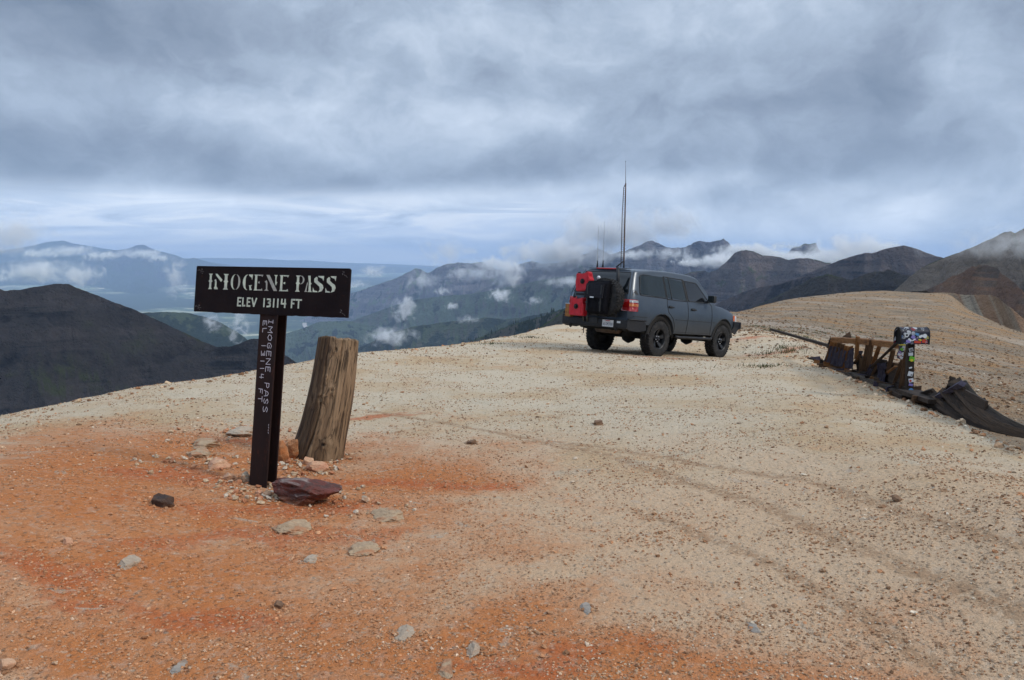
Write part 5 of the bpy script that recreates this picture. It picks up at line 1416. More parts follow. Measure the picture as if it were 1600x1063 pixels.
    for s in (-1, 1):
        w = MB(); w.bar((3.78, s * .72, .82), (3.52, s * .95, .86), .18, .14, bevel=.02); w.build('bumper_wing', M_black, root)
        MB().bar((3.5, s * .93, .80), (3.42, s * .90, .66), .05, .16).build('mud_flap', M_plastic, root)
    MB().box((3.62, 0, 1.02), (.05, 1.05, .18), bevel=.02).build('grille', M_plastic, root)
    # aerials
    def whip(label, base, top, r0, r1, mat, coil=None):
        a = MB(); b, t = Vector(base), Vector(top); n = 10
        a.tube([b + (t - b) * k / n + Vector((0, 0, 0)) for k in range(n + 1)], [r0 + (r1 - r0) * k / n for k in range(n + 1)], 8); o = a.build('antenna', mat, root, smooth=True); o['label'] = label
        MB().lathe([(.0, 0), (.022, 0), (.022, .03), (.014, .10), (.012, .16), (0, .16)], b, (0, 0, 1), 14).build('antenna_base', M_black, o, smooth=True)
        MB().lathe([(0, -.008), (.009, 0), (0, .008)], t, (0, 0, 1), 8).build('antenna_tip', M_black, o, smooth=True)
        return o
    M_wh = material('pale_fibreglass', (.40, .42, .45), .5); M_br = worn('bronze_mast', (.07, .045, .04), (.14, .08, .06), .5, 20, .3)
    whip('short pale whip aerial', (-.80, .44, 1.99), (-.80, .49, 2.95), .009, .006, M_wh)
    whip('thin pale whip aerial', (-.60, .43, 2.01), (-.60, .48, 3.07), .008, .004, M_wh)
    mast = whip('tall bronze mast aerial', (-.42, -.055, 2.02), (-.42, .085, 4.02), .018, .014, M_br)
    MB().tube([(-.44, .015, 2.03), (-.44, .10, 3.3), (-.43, .125, 3.92), (-.42, .088, 4.00)], .009, 8).build('mast_strut', M_br, mast, smooth=True)
    for k in range(40):
        f = k / 39; a = Vector((-.42, -.05, 2.10)).lerp(Vector((-.42, .082, 3.95)), f); b = Vector((-.44, .02, 2.13)).lerp(Vector((-.43, .122, 3.93)), f)
        MB().tube([a, b], .003, 4).build('mast_rung', M_br, mast)
    MB().tube([(-.42, .086, 4.00), (-.42, .14, 4.52)], [.008, .003], 6).build('mast_tip', M_br, mast, smooth=True)
    MB().lathe([(0, -.012), (.013, 0), (0, .012)], (-.42, .14, 4.53), (0, 0, 1), 8).build('mast_ball', M_black, mast, smooth=True)
    return root


car = make_car()
CARM = car.matrix_world.copy()


def make_can(label, loc, roll, seed):
    root = empty('fuel_can', label, 'fuel can', group='red fuel cans on the back of the car', M=CARM @ Matrix.Translation(loc) @ Matrix.Rotation(roll, 4, 'X'))
    # moulded outline with notched shoulders, in the yz plane of the car
    w, h = .215, .20
    out = [(-w, -h), (-w * .72, -h * 1.06), (w * .72, -h * 1.06), (w, -h), (w * 1.02, h * .22), (w * .76, h * .42), (w * .88, h * .92), (w * .62, h * 1.08), (w * .34, h * .80), (-w * .34, h * .80), (-w * .62, h * 1.08), (-w * .88, h * .92), (-w * .76, h * .42), (-w * 1.02, h * .22)]
    b = MB(); b.prism(out, .16, Matrix.Rotation(math.pi / 2, 4, 'Z') @ Matrix.Translation((0, -.08, 0)))
    bmesh.ops.bevel(b.bm, geom=b.bm.edges[:], offset=.016, segments=3, affect='EDGES')
    body = b.build('can_body', M_can, root, angle=50)
    MB().lathe([(0, 0), (.062, 0), (.062, .010), (.045, .012), (.045, .004), (0, .004)], (-.084, 0, .0), (-1, 0, 0), 24).build('mount_recess', M_trim, root, smooth=True)
    MB().lathe([(0, .0), (.034, .0), (.034, .045), (0, .05)], (-.080, 0, 0), (-1, 0, 0), 8).build('mount_knob', M_black, root)
    MB().lathe([(0, 0), (.034, 0), (.034, .04), (0, .042)], (0, w * .66, h * 1.0), (0, 0, 1), 14).build('cap', M_trim, root)
    MB().box((0, 0, h * .89), (.07, .15, .025), bevel=.008).build('carry_handle', M_trim, root)
    for yy in (-.13, .13):
        MB().box((-.083, yy, -.02), (.012, .03, h * 1.3), bevel=.005).build('pressed_rib', M_can, root)
    return root


make_can('red plastic fuel can on the tailgate carrier, upper one, tilted', (-1.46, .24, 1.61), math.radians(-9), 1)
make_can('red plastic fuel can on the tailgate carrier, lower one, upright', (-1.46, .37, 1.03), math.radians(0), 2)


def make_bag():
    root = empty('cargo_bag', 'black canvas bag strapped over the spare wheel of the car', 'bag', M=CARM @ Matrix.Translation((-1.60, -.32, 1.26)))
    b = MB(); g = []
    nu, nv = 22, 26
    for i in range(nu):
        row = []
        for j in range(nv):
            u = i / (nu - 1) * 2 - 1; v = j / (nv - 1) * 2 - 1
            e = (1 - abs(u) ** 4) ** .4 * (1 - abs(v) ** 4) ** .4 if abs(u) < 1 and abs(v) < 1 else 0
            x = -.15 * e - .03 * float(fbm(np.array(u * 1.7 + 4), np.array(v * 1.7), 3)) * e
            row.append(b.bm.verts.new((x, u * (.305 + .02 * v), v * .37)))
        g.append(row)
    for A, B in zip(g, g[1:]):
        for j in range(nv - 1): b.bm.faces.new((A[j], A[j + 1], B[j + 1], B[j]))
    bmesh.ops.solidify(b.bm, geom=b.bm.faces[:], thickness=-.05)
    b.build('bag_body', M_fabric, root, smooth=True)
    f = MB(); f.box((-.155, .02, .14), (.03, .50, .32), Matrix.Rotation(.10, 3, 'Y'), bevel=.012); f.build('flap', M_fabric, root, angle=40)
    for y in (-.18, .20): MB().box((-.172, y, -.02), (.012, .035, .58), bevel=.004).build('strap', M_trim, root)
    MB().box((-.185, .06, -.005), (.004, .11, .028)).build('maker_tag', M_white_p, root)
    for y in (-.18, .20): MB().box((-.182, y, -.12), (.02, .055, .04), bevel=.006).build('buckle', M_plastic, root)
    return root


make_bag()
b_ = MB(); b_.box((0, 0, 0), (.20, .10, .30), bevel=.008)
cr = empty('wooden_crate', 'small varnished wooden box behind the lower red can at the car corner', 'box', M=CARM @ Matrix.Translation((-1.34, .70, .93)))
for k in range(3): MB().box((0, 0, -.10 + k * .10), (.20, .16, .094), bevel=.006).build('board', M_boxwood, cr)
MB().box((0, 0, .156), (.22, .18, .016), bevel=.003).build('lid', M_chrome, cr)
# ------------------------------------------------------------------ collapsed timber fence and roof, mailbox
def D(px):
    return float(np.interp(px, [1180, 1240, 1266, 1288, 1340, 1395, 1420, 1470, 1500, 1540, 1600, 1660], [22, 18.2, 16.6, 15.0, 13.3, 11.9, 11.3, 10.3, 9.8, 9.1, 8.15, 7.3]))


W_orange = wood_material('rusty_stained_wood', (.19, .075, .022), (.26, .13, .05), (.022, .012, .009), 2.6, attr=True)
W_brown = wood_material('brown_old_wood', (.075, .040, .020), (.12, .070, .038), (.022, .013, .010), 1.6, attr=True)
W_dark = wood_material('blackened_wood', (.024, .016, .012), (.050, .034, .024), (.008, .007, .007), 1.6, attr=True)
W_grey = wood_material('dark_grey_wood', (.050, .040, .031), (.085, .068, .052), (.008, .007, .007), 1.4, attr=True)
W_greyb = wood_material('old_roof_wood', (.040, .025, .016), (.075, .048, .030), (.008, .007, .006), 1.4, attr=True)
M_felt = worn('purplish_roofing_felt', (.038, .032, .050), (.058, .050, .070), .8, 6, 0, (4, 4, 1), .004, .25, c3=(.025, .02, .03))


def set_grain(me, L, w, n):
    at = me.attributes.new('grain', 'FLOAT_VECTOR', 'POINT'); g = np.zeros((len(me.vertices), 3), np.float32)
    k = np.arange(len(g)); g[:, 2] = (k // 4) / n * L; g[:, 0] = np.where(np.isin(k % 4, (0, 3)), w / 2, -w / 2); g[:, 1] = np.where(k % 4 < 2, .015, -.015)
    at.data.foreach_set('vector', g.ravel())


def plank(name, a, b, w, th, mat, parent, sag=0.0, twist=0.0, n=6, seed=0, up=None, taper=1.0):
    """board from a to b (world points) with real thickness, slightly bowed, broken ends"""
    a, b = Vector(a), Vector(b); d = (b - a); L = d.length; d.normalize()
    view = Vector((a.x, a.y, 0)).normalized() if up is None else Vector(up)
    side = d.cross(view).normalized(); nrm = side.cross(d).normalized(); rnd = random.Random(seed); bm = bmesh.new(); rings = []
    for k in range(n + 1):
        f = k / n; c = a.lerp(b, f) + Vector((0, 0, -sag * 4 * f * (1 - f))); ang = twist * f
        s2 = side * math.cos(ang) + nrm * math.sin(ang); n2 = nrm * math.cos(ang) - side * math.sin(ang); ww = w * (1 + (taper - 1) * f) * (1 + rnd.uniform(-.06, .06)) / 2
        e0, e1 = (rnd.uniform(-.03, .03) * (k in (0, n)), rnd.uniform(-.03, .03) * (k in (0, n)))
        rings.append([bm.verts.new(c + s2 * ww + n2 * th / 2 + d * e0), bm.verts.new(c - s2 * ww + n2 * th / 2 + d * e1), bm.verts.new(c - s2 * ww - n2 * th / 2 + d * e1), bm.verts.new(c + s2 * ww - n2 * th / 2 + d * e0)])
    for A, B in zip(rings, rings[1:]):
        for k in range(4): bm.faces.new((A[k], A[(k + 1) % 4], B[(k + 1) % 4], B[k]))
    bm.faces.new(rings[0][::-1]); bm.faces.new(rings[-1])
    bmesh.ops.recalc_face_normals(bm, faces=bm.faces)
    me = bpy.data.meshes.new(name); bm.to_mesh(me); bm.free()
    set_grain(me, L, w, n); me.materials.append(mat)
    o = bpy.data.objects.new(name, me); COL.objects.link(o)
    if parent is not None:
        o.parent = parent; o.matrix_parent_inverse = parent.matrix_world.inverted()
    return o


def sheet(name, corners, mat, parent, seed, th=.012, n=12, warp=.03):
    """torn sheet over four world corners (tl, tr, br, bl)"""
    tl, tr, br, bl = [Vector(c) for c in corners]; bm = bmesh.new(); g = []
    nrm = (tr - tl).cross(bl - tl).normalized()
    for i in range(n + 1):
        row = []
        for j in range(n + 1):
            u, v = i / n, j / n; p = tl.lerp(tr, u).lerp(bl.lerp(br, u), v)
            e = float(fbm(np.array(u * 3.0 + seed), np.array(v * 3.0), 4)); edge = 1.0 if (i in (0, n) or j in (0, n)) else 0
            p += nrm * (warp * e + .006 * math.sin(u * 60)) + (tr - tl) * edge * .06 * e + (bl - tl) * edge * .05 * e
            row.append(bm.verts.new(p))
        g.append(row)
    for A, B in zip(g, g[1:]):
        for j in range(n): bm.faces.new((A[j], A[j + 1], B[j + 1], B[j]))
    bmesh.ops.solidify(bm, geom=bm.faces[:], thickness=th)
    me = bpy.data.meshes.new(name); bm.to_mesh(me); bm.free(); me.materials.append(mat); me.polygons.foreach_set('use_smooth', np.ones(len(me.polygons), bool)); me.set_sharp_from_angle(angle=math.radians(40))
    o = bpy.data.objects.new(name, me); COL.objects.link(o); o.parent = parent; o.matrix_parent_inverse = parent.matrix_world.inverted(); return o


def Q(px, py, back=0.0): return P(px, py, D(px) + back)


def Z5(x, y, back=0.0): return Q(1260 + x / 8.856, 505 + y / 8.856, back)


bpy.context.view_layer.update()
wb = Q(1345, 592)
wall = empty('collapsed_fence', 'collapsed rust-brown timber fence with torn dark roofing felt at the rim of the gravel', 'fence', loc=wb)
bpy.context.view_layer.update()
plank('top_rail', Z5(360, 228), Z5(900, 262), .085, .05, W_orange, wall, seed=1)
plank('top_rail', Z5(880, 262, .03), Z5(1300, 312, .03), .080, .05, W_orange, wall, seed=2)
plank('end_board', Z5(345, 215, .05), Z5(300, 330, .05), .05, .04, W_dark, wall, seed=3)
for k, (x0, y0, x1, y1, m_) in enumerate([(365, 240, 285, 565, W_orange), (415, 250, 345, 590, W_orange), (462, 270, 400, 600, W_brown), (510, 285, 450, 615, W_brown), (560, 310, 505, 625, W_orange), (608, 330, 560, 635, W_orange)]):
    plank('board', Z5(x0, y0, .04), Z5(x1, y1, .03), .075, .022, m_, wall, seed=10 + k)
sheet('roofing_felt', [Z5(318, 315, -.05), Z5(432, 330, -.05), Z5(365, 590, -.12), Z5(228, 555, -.12)], M_felt, wall, 1)
sheet('roofing_felt', [Z5(440, 330, -.06), Z5(560, 395, -.06), Z5(500, 610, -.12), Z5(350, 585, -.13)], M_felt, wall, 2, warp=.05)
sheet('roofing_felt', [Z5(560, 390, -.06), Z5(662, 345, -.05), Z5(655, 640, -.12), Z5(520, 620, -.12)], M_felt, wall, 3, warp=.05)
for k, (x0, y0, x1, y1, w, bk, m_) in enumerate([(712, 205, 690, 490, .062, -.03, W_orange), (858, 245, 780, 650, .058, .05, W_brown), (905, 240, 850, 640, .068, -.03, W_brown), (1012, 310, 925, 560, .058, -.02, W_orange), (1205, 365, 1125, 690, .058, .05, W_brown), (765, 470, 755, 690, .06, .1, W_brown), (1345, 480, 1215, 860, .055, .05, W_brown), (1300, 550, 1280, 700, .05, .15, W_brown), (1395, 400, 1300, 1010, .075, .02, W_brown)]):
    plank('stud', Z5(x0, y0, bk), Z5(x1, y1, bk), w, .05, m_, wall, seed=30 + k)
plank('brace', Z5(1262, 262, -.08), Z5(905, 610, -.06), .035, .035, W_dark, wall, seed=50)
plank('brace', Z5(740, 440, .02), Z5(665, 560, .02), .045, .03, W_brown, wall, seed=51)
plank('brace', Z5(920, 700, -.05), Z5(990, 560, .05), .035, .03, W_brown, wall, seed=52)
sheet('roofing_felt', [Z5(895, 560, -.04), Z5(960, 560, -.04), Z5(880, 720, -.06), Z5(810, 700, -.06)], M_felt, wall, 4)
sheet('roofing_felt', [Z5(985, 560, -.02), Z5(1105, 545, -.02), Z5(1090, 820, -.10), Z5(980, 790, -.08)], M_felt, wall, 5, warp=.06)
sheet('roofing_felt', [Z5(720, 380, .06), Z5(790, 385, .06), Z5(760, 470, .06), Z5(722, 455, .06)], M_felt, wall, 6)
sheet('roofing_felt', [Z5(830, 445, .12), Z5(940, 470, .12), Z5(900, 560, .12), Z5(820, 530, .12)], M_felt, wall, 7)
plank('backing_board', Z5(700, 560, .2), Z5(1120, 640, .2), .26, .03, W_dark, wall, seed=60)
plank('backing_board', Z5(1120, 590, .25), Z5(1330, 640, .25), .14, .03, W_brown, wall, seed=61)
plank('backing_board', Z5(1090, 720, .10), Z5(1380, 860, .10), .30, .03, W_dark, wall, seed=62)
plank('backing_board', Z5(640, 700, .10), Z5(1000, 760, .10), .12, .03, W_dark, wall, seed=63)
plank('backing_board', Z5(1180, 920, .06), Z5(1420, 1010, .06), .22, .03, W_dark, wall, seed=64)
for k, (x0, y0, x1, y1, w) in enumerate([(1130, 680, 1235, 600, .03), (1100, 890, 1230, 850, .04)]): plank('splinter', Z5(x0, y0, -.05), Z5(x1, y1, -.02), w, .02, W_orange if k == 0 else W_brown, wall, seed=70 + k)
tri = MB(); p0, p1, p2 = Z5(468, 212, .18), Z5(602, 118, .18), Z5(632, 222, .18); tv = Vector((p0.x, p0.y, 0)).normalized() * .03
tri.bm.faces.new([tri.bm.verts.new(p - wb) for p in (p0, p1, p2)]); tri.bm.faces.new([tri.bm.verts.new(p - wb + tv) for p in (p0, p2, p1)])
tri.bm.verts.ensure_lookup_table(); vv = tri.bm.verts
for a, b, c, d in ((0, 1, 5, 3), (1, 2, 4, 5), (2, 0, 3, 4)): tri.bm.faces.new((vv[a], vv[b], vv[c], vv[d]))
tri.build('broken_board', W_brown, wall)

# splintered pieces heaped along the foot of the fence
_r = random.Random(21)
for k in range(34):
    px = 1268 + (1452 - 1268) * (k + _r.random()) / 34; row = float(np.interp(px, [1264, 1342, 1400, 1424, 1468], [561, 586, 606, 620, 632]))
    c = Q(px, row - 1, _r.uniform(-.05, .25)); L = _r.uniform(.14, .46); az = _r.uniform(-.5, .5) + math.radians(-40) * (_r.random() > .35); up = _r.uniform(-.25, .5)
    dv = Vector((math.cos(az), math.sin(az), up * .8 - .15)).normalized() * L / 2
    plank('broken_board', c - dv, c + dv, _r.uniform(.03, .10), .02, _r.choice([W_brown, W_dark, W_orange, W_greyb, M_felt, W_brown]), wall, seed=200 + k, n=3)

# fallen boards lying along the rim, each a thing of its own
def laid(name, label, pts, w, th, mat, seed, lift=.03):
    a, b = [Q(*p) for p in pts]
    o = plank(name, a, b, w, th, mat, None, seed=seed, up=(0, 0, 1), n=8)
    c = (a + b) / 2
    o.data.transform(Matrix.Translation(-c)); o.location = c
    tag(o, label, 'board', 'fallen boards along the rim'); return o
laid('fallen_board', 'long dark weathered board running off to the left behind the fence towards the car', [(1205, 515), (1297, 541)], .055, .05, W_dark, 81)
laid('fallen_board', 'short broken dark board, leftmost at the rim below the fence', [(1252, 566), (1270, 571)], .10, .03, W_dark, 82)
laid('fallen_board', 'dark splintered board lying flat below the felt-covered fence end', [(1264, 563), (1342, 588)], .20, .04, W_dark, 83)
laid('fallen_board', 'rotten dark brown board lying below the middle of the fence', [(1335, 584), (1400, 607)], .22, .05, W_grey, 84)
laid('fallen_board', 'dark rotten board lying at the foot of the mailbox post', [(1392, 604), (1424, 624)], .22, .05, W_dark, 85)
laid('fallen_board', 'black board lying between the mailbox post and the fallen roof', [(1420, 612), (1468, 628)], .26, .05, W_dark, 86)
laid('fallen_board', 'thin grey slat lying on the dark boards right of the mailbox post', [(1432, 615), (1442, 618)], .02, .02, W_orange, 87)

# fallen roof panel
rb = Q(1500, 640)
roof = empty('fallen_roof', 'fallen dark plank roof section sloping down to the right edge of the photo', 'roof', loc=rb)
bpy.context.view_layer.update()
def Z7(x, y, back=0.0): return Q(1440 + x / 7.594, 560 + y / 7.594, back)
heads = [(498, 315), (470, 318), (440, 330), (400, 350), (352, 375), (305, 400), (258, 425), (212, 455), (175, 490), (140, 530), (105, 575)]
mids = [(860, 650), (810, 668), (790, 700), (760, 720), (730, 735), (700, 745), (660, 755), (600, 745), (520, 725), (430, 690), (330, 650)]
ends = [(1500, 905), (1495, 912), (1490, 922), (1480, 932), (1470, 944), (1450, 955), (1380, 950), (1270, 930), (1090, 885), (880, 835), (640, 770)]
for k, (h, m_, e) in enumerate(zip(heads, mids, ends)):
    bk = .30 - .03 * k
    a, c, b = Z7(*h, bk), Z7(*m_, bk * .6), Z7(*e, .05)
    rj = random.Random(k + 40); a = a + (a - c).normalized() * rj.uniform(-.05, .13)
    # one curved plank through three points
    bm = bmesh.new(); rings = []; n = 10; w = .088 + .012 * ((k * 7) % 3)
    for i in range(n + 1):
        f = i / n; p = a * (1 - f) * (1 - 2 * f) + c * 4 * f * (1 - f) + b * f * (2 * f - 1)
        f2 = min(1, f + .01); p2 = a * (1 - f2) * (1 - 2 * f2) + c * 4 * f2 * (1 - f2) + b * f2 * (2 * f2 - 1)
        if f2 == f: f2 = f; p2 = p + (p - (a * (1 - .99) * (1 - 1.98) + c * 4 * .99 * .01 + b * .99 * .98))
        d = (p2 - p).normalized(); view = Vector((p.x, p.y, -1.2)).normalized(); s = d.cross(view).normalized(); nn = s.cross(d); ww = w / 2 * (1.2 - .95 * f); tw = .22 * ((k * 5) % 3 - 1); s = s * math.cos(tw) + nn * math.sin(tw); p = p - nn * (.03 * ((k * 7) % 3)) * (1 - .7 * f)
        rings.append([bm.verts.new(p + s * ww + nn * .012 - rb), bm.verts.new(p - s * ww + nn * .012 - rb), bm.verts.new(p - s * ww - nn * .012 - rb), bm.verts.new(p + s * ww - nn * .012 - rb)])
    for A, B in zip(rings, rings[1:]):
        for i in range(4): bm.faces.new((A[i], A[(i + 1) % 4], B[(i + 1) % 4], B[i]))
    bm.faces.new(rings[0][::-1]); bm.faces.new(rings[-1]); bmesh.ops.recalc_face_normals(bm, faces=bm.faces)
    me = bpy.data.meshes.new('plank'); bm.to_mesh(me); bm.free(); set_grain(me, (b - a).length, w, n); link('plank', me, (W_grey, W_greyb, W_dark)[(k * 2) % 3] if k < 6 else (W_dark, W_greyb)[k % 2], roof)
plank('header_beam', Z7(205, 450, .0), Z7(485, 300, .1), .055, .06, M_felt, roof, seed=90)
plank('header_beam', Z7(150, 500, .1), Z7(400, 375, .15), .05, .05, W_dark, roof, seed=91)
sheet('roofing_felt', [Z7(330, 210, .25), Z7(390, 225, .3), Z7(470, 300, .2), Z7(300, 365, .1)], W_dark, roof, 8, n=8, warp=.02)
sheet('roofing_felt', [Z7(430, 262, .35), Z7(495, 290, .35), Z7(540, 345, .3), Z7(450, 320, .2)], W_dark, roof, 9, n=8, warp=.02)
sheet('roofing_felt', [Z7(200, 400, .1), Z7(290, 360, .15), Z7(300, 400, .1), Z7(190, 450, .0)], M_felt, roof, 10, n=8, warp=.02)
plank('edge_splinter', Z7(560, 365, .35), Z7(690, 490, .3), .03, .03, W_dark, roof, seed=92)
plank('edge_splinter', Z7(680, 500, .3), Z7(735, 485, .3), .02, .02, W_dark, roof, seed=93)
plank('edge_splinter', Z7(60, 540, .0), Z7(180, 480, .1), .10, .04, W_dark, roof, seed=94)
for k, (x0, y0, x1, y1) in enumerate([(250, 470, 420, 640), (360, 330, 300, 560), (600, 640, 880, 790), (520, 430, 760, 560), (-60, 470, 160, 400), (0, 560, 150, 470), (-120, 520, 60, 560), (90, 440, 175, 470)]): plank('broken_board', Z7(x0, y0, .1), Z7(x1, y1, .15), .10, .03, W_dark, roof, seed=96 + k)


# mailbox covered in stickers, on its post
def sticker_material():
    m = material('stickered_metal', (.02, .02, .03), .35, 0, .5); T = NT(m.node_tree); b = bsdf(m)
    v = T.new('ShaderNodeTexCoord').outputs['Object']
    w = T.vm('ADD', v, T.vm('SCALE', T.noise(v, 30, 2, .5, out='Color'), scale=.02))
    cellc = T.vor(w, 19.0, out='Color'); r, g, b2 = T.sep(cellc); dd = T.vor(w, 19.0)
    c = T.ramp(r, [(.0, (.02, .022, .035)), (.34, (.05, .05, .09)), (.42, (.62, .64, .66)), (.62, (.50, .55, .62)), (.70, (.30, .20, .42)), (.78, (.40, .03, .04)), (.86, (.03, .12, .30)), (.93, (.55, .50, .05))])
    for e in [n for n in m.node_tree.nodes if n.type == 'VALTORGB']: e.color_ramp.interpolation = 'CONSTANT'
    ink = T.noise(v, 75, 3, .6, .8)
    c = T.mix(T.m('MULTIPLY', T.ss(ink, .53, .56), .9), c, T.mix(T.ss(g, .45, .55), (.02, .02, .025), (.65, .66, .68)))
    c = T.mix(T.ss(dd, .50, .58), c, (.03, .03, .05))
    T.put(b.inputs['Base Color'], c); return m


M_stick = sticker_material()
Pp = Q(1420.5, 622, .02); Pp.z = float(height(Pp.x, Pp.y)) - .02
fwd = Vector((Pp.x, Pp.y, 0)).normalized(); rgt = Vector((fwd.y, -fwd.x, 0))
post_top = Q(1422.5, 537, .02)
pz = (post_top - Pp).normalized(); px_ = (rgt - pz * rgt.dot(pz)).normalized(); py_ = pz.cross(px_)
MP = Matrix.Translation(Pp) @ Matrix((px_, py_, pz)).transposed().to_4x4()
mp = empty('mailbox_post', 'black post covered with stickers holding up the mailbox', 'post', M=MP)
LP = (post_top - Pp).length
w = MB(); w.box((0, 0, LP / 2 - .05), (.082, .082, LP + .10), Matrix.Rotation(.35, 3, 'Z'), bevel=.006); w.build('post', W_dark, mp)
M_st = {'white': material('sticker_white', (.60, .62, .64), .4), 'green': material('sticker_green', (.12, .42, .02), .4), 'yellow': material('sticker_yellow', (.60, .50, .03), .4), 'red': material('sticker_red', (.45, .05, .02), .4), 'blue': material('sticker_blue', (.10, .25, .45), .4), 'black': material('sticker_black', (.02, .02, .02), .4), 'violet': material('sticker_violet', (.22, .18, .45), .4)}
rnd = random.Random(4)
def stk(parent, x, z, a, b, col, y=-.047, round_=False, turn=0, rotz=0.0):
    s_ = MB()
    if round_: s_.lathe([(0, 0), (a / 2, 0), (a / 2, .0015), (0, .0015)], (0, 0, 0), (0, -1, 0), 18)
    else: s_.box((0, 0, 0), (a, .0015, b))
    o = s_.build('sticker', M_st[col], parent); o.location = (x, y, z); o.rotation_euler = (0, turn, rotz); return o
Rz = Matrix.Rotation(.35, 3, 'Z')
def on_post(u, z, a, b, col, **k):
    p = Rz @ Vector((u, -.0425, 0)); stk(mp, p.x, z, a, b, col, y=p.y, rotz=.35, **k)
for (z, col, a, b, rd) in [(.705, 'white', .05, .045, 0), (.70, 'black', .03, .025, 0), (.655, 'white', .055, .04, 0), (.60, 'green', .065, .055, 0), (.585, 'yellow', .035, .03, 1), (.625, 'green', .03, .03, 1), (.50, 'white', .035, .018, 0), (.43, 'white', .06, .06, 0), (.415, 'black', .02, .025, 0), (.355, 'white', .058, .05, 0), (.35, 'red', .03, .03, 1), (.305, 'violet', .05, .03, 0), (.24, 'blue', .058, .058, 1), (.235, 'white', .035, .035, 1), (.17, 'white', .05, .012, 0), (.15, 'white', .045, .010, 0), (.13, 'blue', .045, .010, 0), (.105, 'violet', .05, .02, 0)]:
    on_post(rnd.uniform(-.008, .010), z * LP / .77, a, b, col, round_=bool(rd), turn=rnd.uniform(-.3, .3))
mbx = Q(1424, 537, .02)
yaw = math.atan2(rgt.y, rgt.x) + math.radians(30)
mb_root = empty('mailbox', 'sticker-covered arched metal mailbox with open dark front on its post', 'mailbox', M=Matrix.Translation(mbx) @ Matrix.Rotation(yaw, 4, 'Z') @ Matrix.Rotation(math.radians(.5), 4, 'Y'))
Lb, Wb, Hs = .365, .165, .125
def arch(n=14): return [(-Wb / 2, 0), (Wb / 2, 0)] + [(Wb / 2 * math.cos(math.pi * k / n), Hs + Wb / 2 * math.sin(math.pi * k / n)) for k in range(n + 1)]
A_ = arch(); b = MB()
for ia, (x0, x1) in enumerate([(-Lb / 2, Lb / 2)]):
    va = [b.bm.verts.new((x0, y, z)) for y, z in A_]; vb = [b.bm.verts.new((x1, y, z)) for y, z in A_]
    for k in range(len(A_)): b.bm.faces.new((va[k], va[(k + 1) % len(A_)], vb[(k + 1) % len(A_)], vb[k]))
    b.bm.faces.new(vb)
bmesh.ops.solidify(b.bm, geom=b.bm.faces[:], thickness=.003)
b.build('box_shell', M_stick, mb_root, angle=40)
b = MB(); v_ = [b.bm.verts.new((-Lb / 2 + .02, y * .97, z * .98 + .001)) for y, z in A_]; b.bm.faces.new(v_); bmesh.ops.solidify(b.bm, geom=b.bm.faces[:], thickness=.01); b.build('inner_wall', M_trim, mb_root)
b = MB(); b.tube([Vector((-Lb / 2 - .002, y, z)) for y, z in A_ + A_[:1]], .006, 6); b.build('front_rim', M_black, mb_root, smooth=True)
b = MB(); b.tube([Vector((Lb / 2 + .002, y, z)) for y, z in A_ + A_[:1]], .006, 6); b.build('back_rim', M_black, mb_root, smooth=True)
for (x, z, a, c, col, rd, tn) in [(-.115, .115, .055, .055, 'white', 1, 0), (-.115, .115, .03, .03, 'black', 1, 0), (.12, .105, .055, .055, 'white', 1, 0), (.02, .125, .05, .03, 'blue', 0, .3), (-.03, .09, .05, .04, 'violet', 0, .5), (.07, .10, .05, .03, 'white', 0, -.4), (.03, .028, .09, .03, 'red', 0, .05), (.11, .040, .045, .045, 'red', 0, 0), (-.09, .035, .06, .03, 'violet', 0, .1), (-.07, .055, .05, .022, 'white', 0, .6), (.06, .055, .04, .015, 'yellow', 0, .2), (-.02, .055, .05, .015, 'white', 0, -.5)]:
    stk(mb_root, x, z, a, c, col, y=-Wb / 2 - .0035 - .0006 * (col == 'black'), round_=bool(rd), turn=tn)
# stickered board hanging under the box mouth, pale stub
hb = Q(1409.5, 549, -.04)
hg = empty('hanging_board', 'boot-shaped stickered board hanging below the mouth of the mailbox', 'board', M=Matrix.Translation(hb) @ Matrix.Rotation(math.atan2(rgt.y, rgt.x), 4, 'Z'))
s_ = 1 / 109.0
b = MB(); b.prism([(x * s_, z * s_) for x, z in ((-5, 11), (5.5, 11), (5.8, 2), (4, -3), (2.5, -9), (-2, -11.5), (-6, -10), (-6.5, -4), (-4.5, 2))], .018); b.build('panel', M_stick, hg)
b = MB(); b.box((0, -.003, .085), (.075, .003, .018)); b.build('sticker', M_st['yellow'], hg)
for (x, z, c_) in ((-.005, .025, 'green'), (-.03, -.045, 'white'), (-.005, -.085, 'white'), (.04, .045, 'white')): stk(hg, x, z, .035, .03, c_, y=-.003, turn=.5)
pb = Q(1416, 541, .0)
o = plank('wooden_stub', Q(1418.5, 537, .01), Q(1415, 552, .01), .04, .03, wood_material('pale_broken_wood', (.34, .27, .20), (.40, .32, .24), (.12, .08, .05), 2), mp, seed=99)
g_ = ground_at(1344, 590)
rock('small_stone', 'yellowish stone perched on the dark boards under the middle of the fence', 1350, 583, 1358, 589, .06, 'pale', 60, .2)

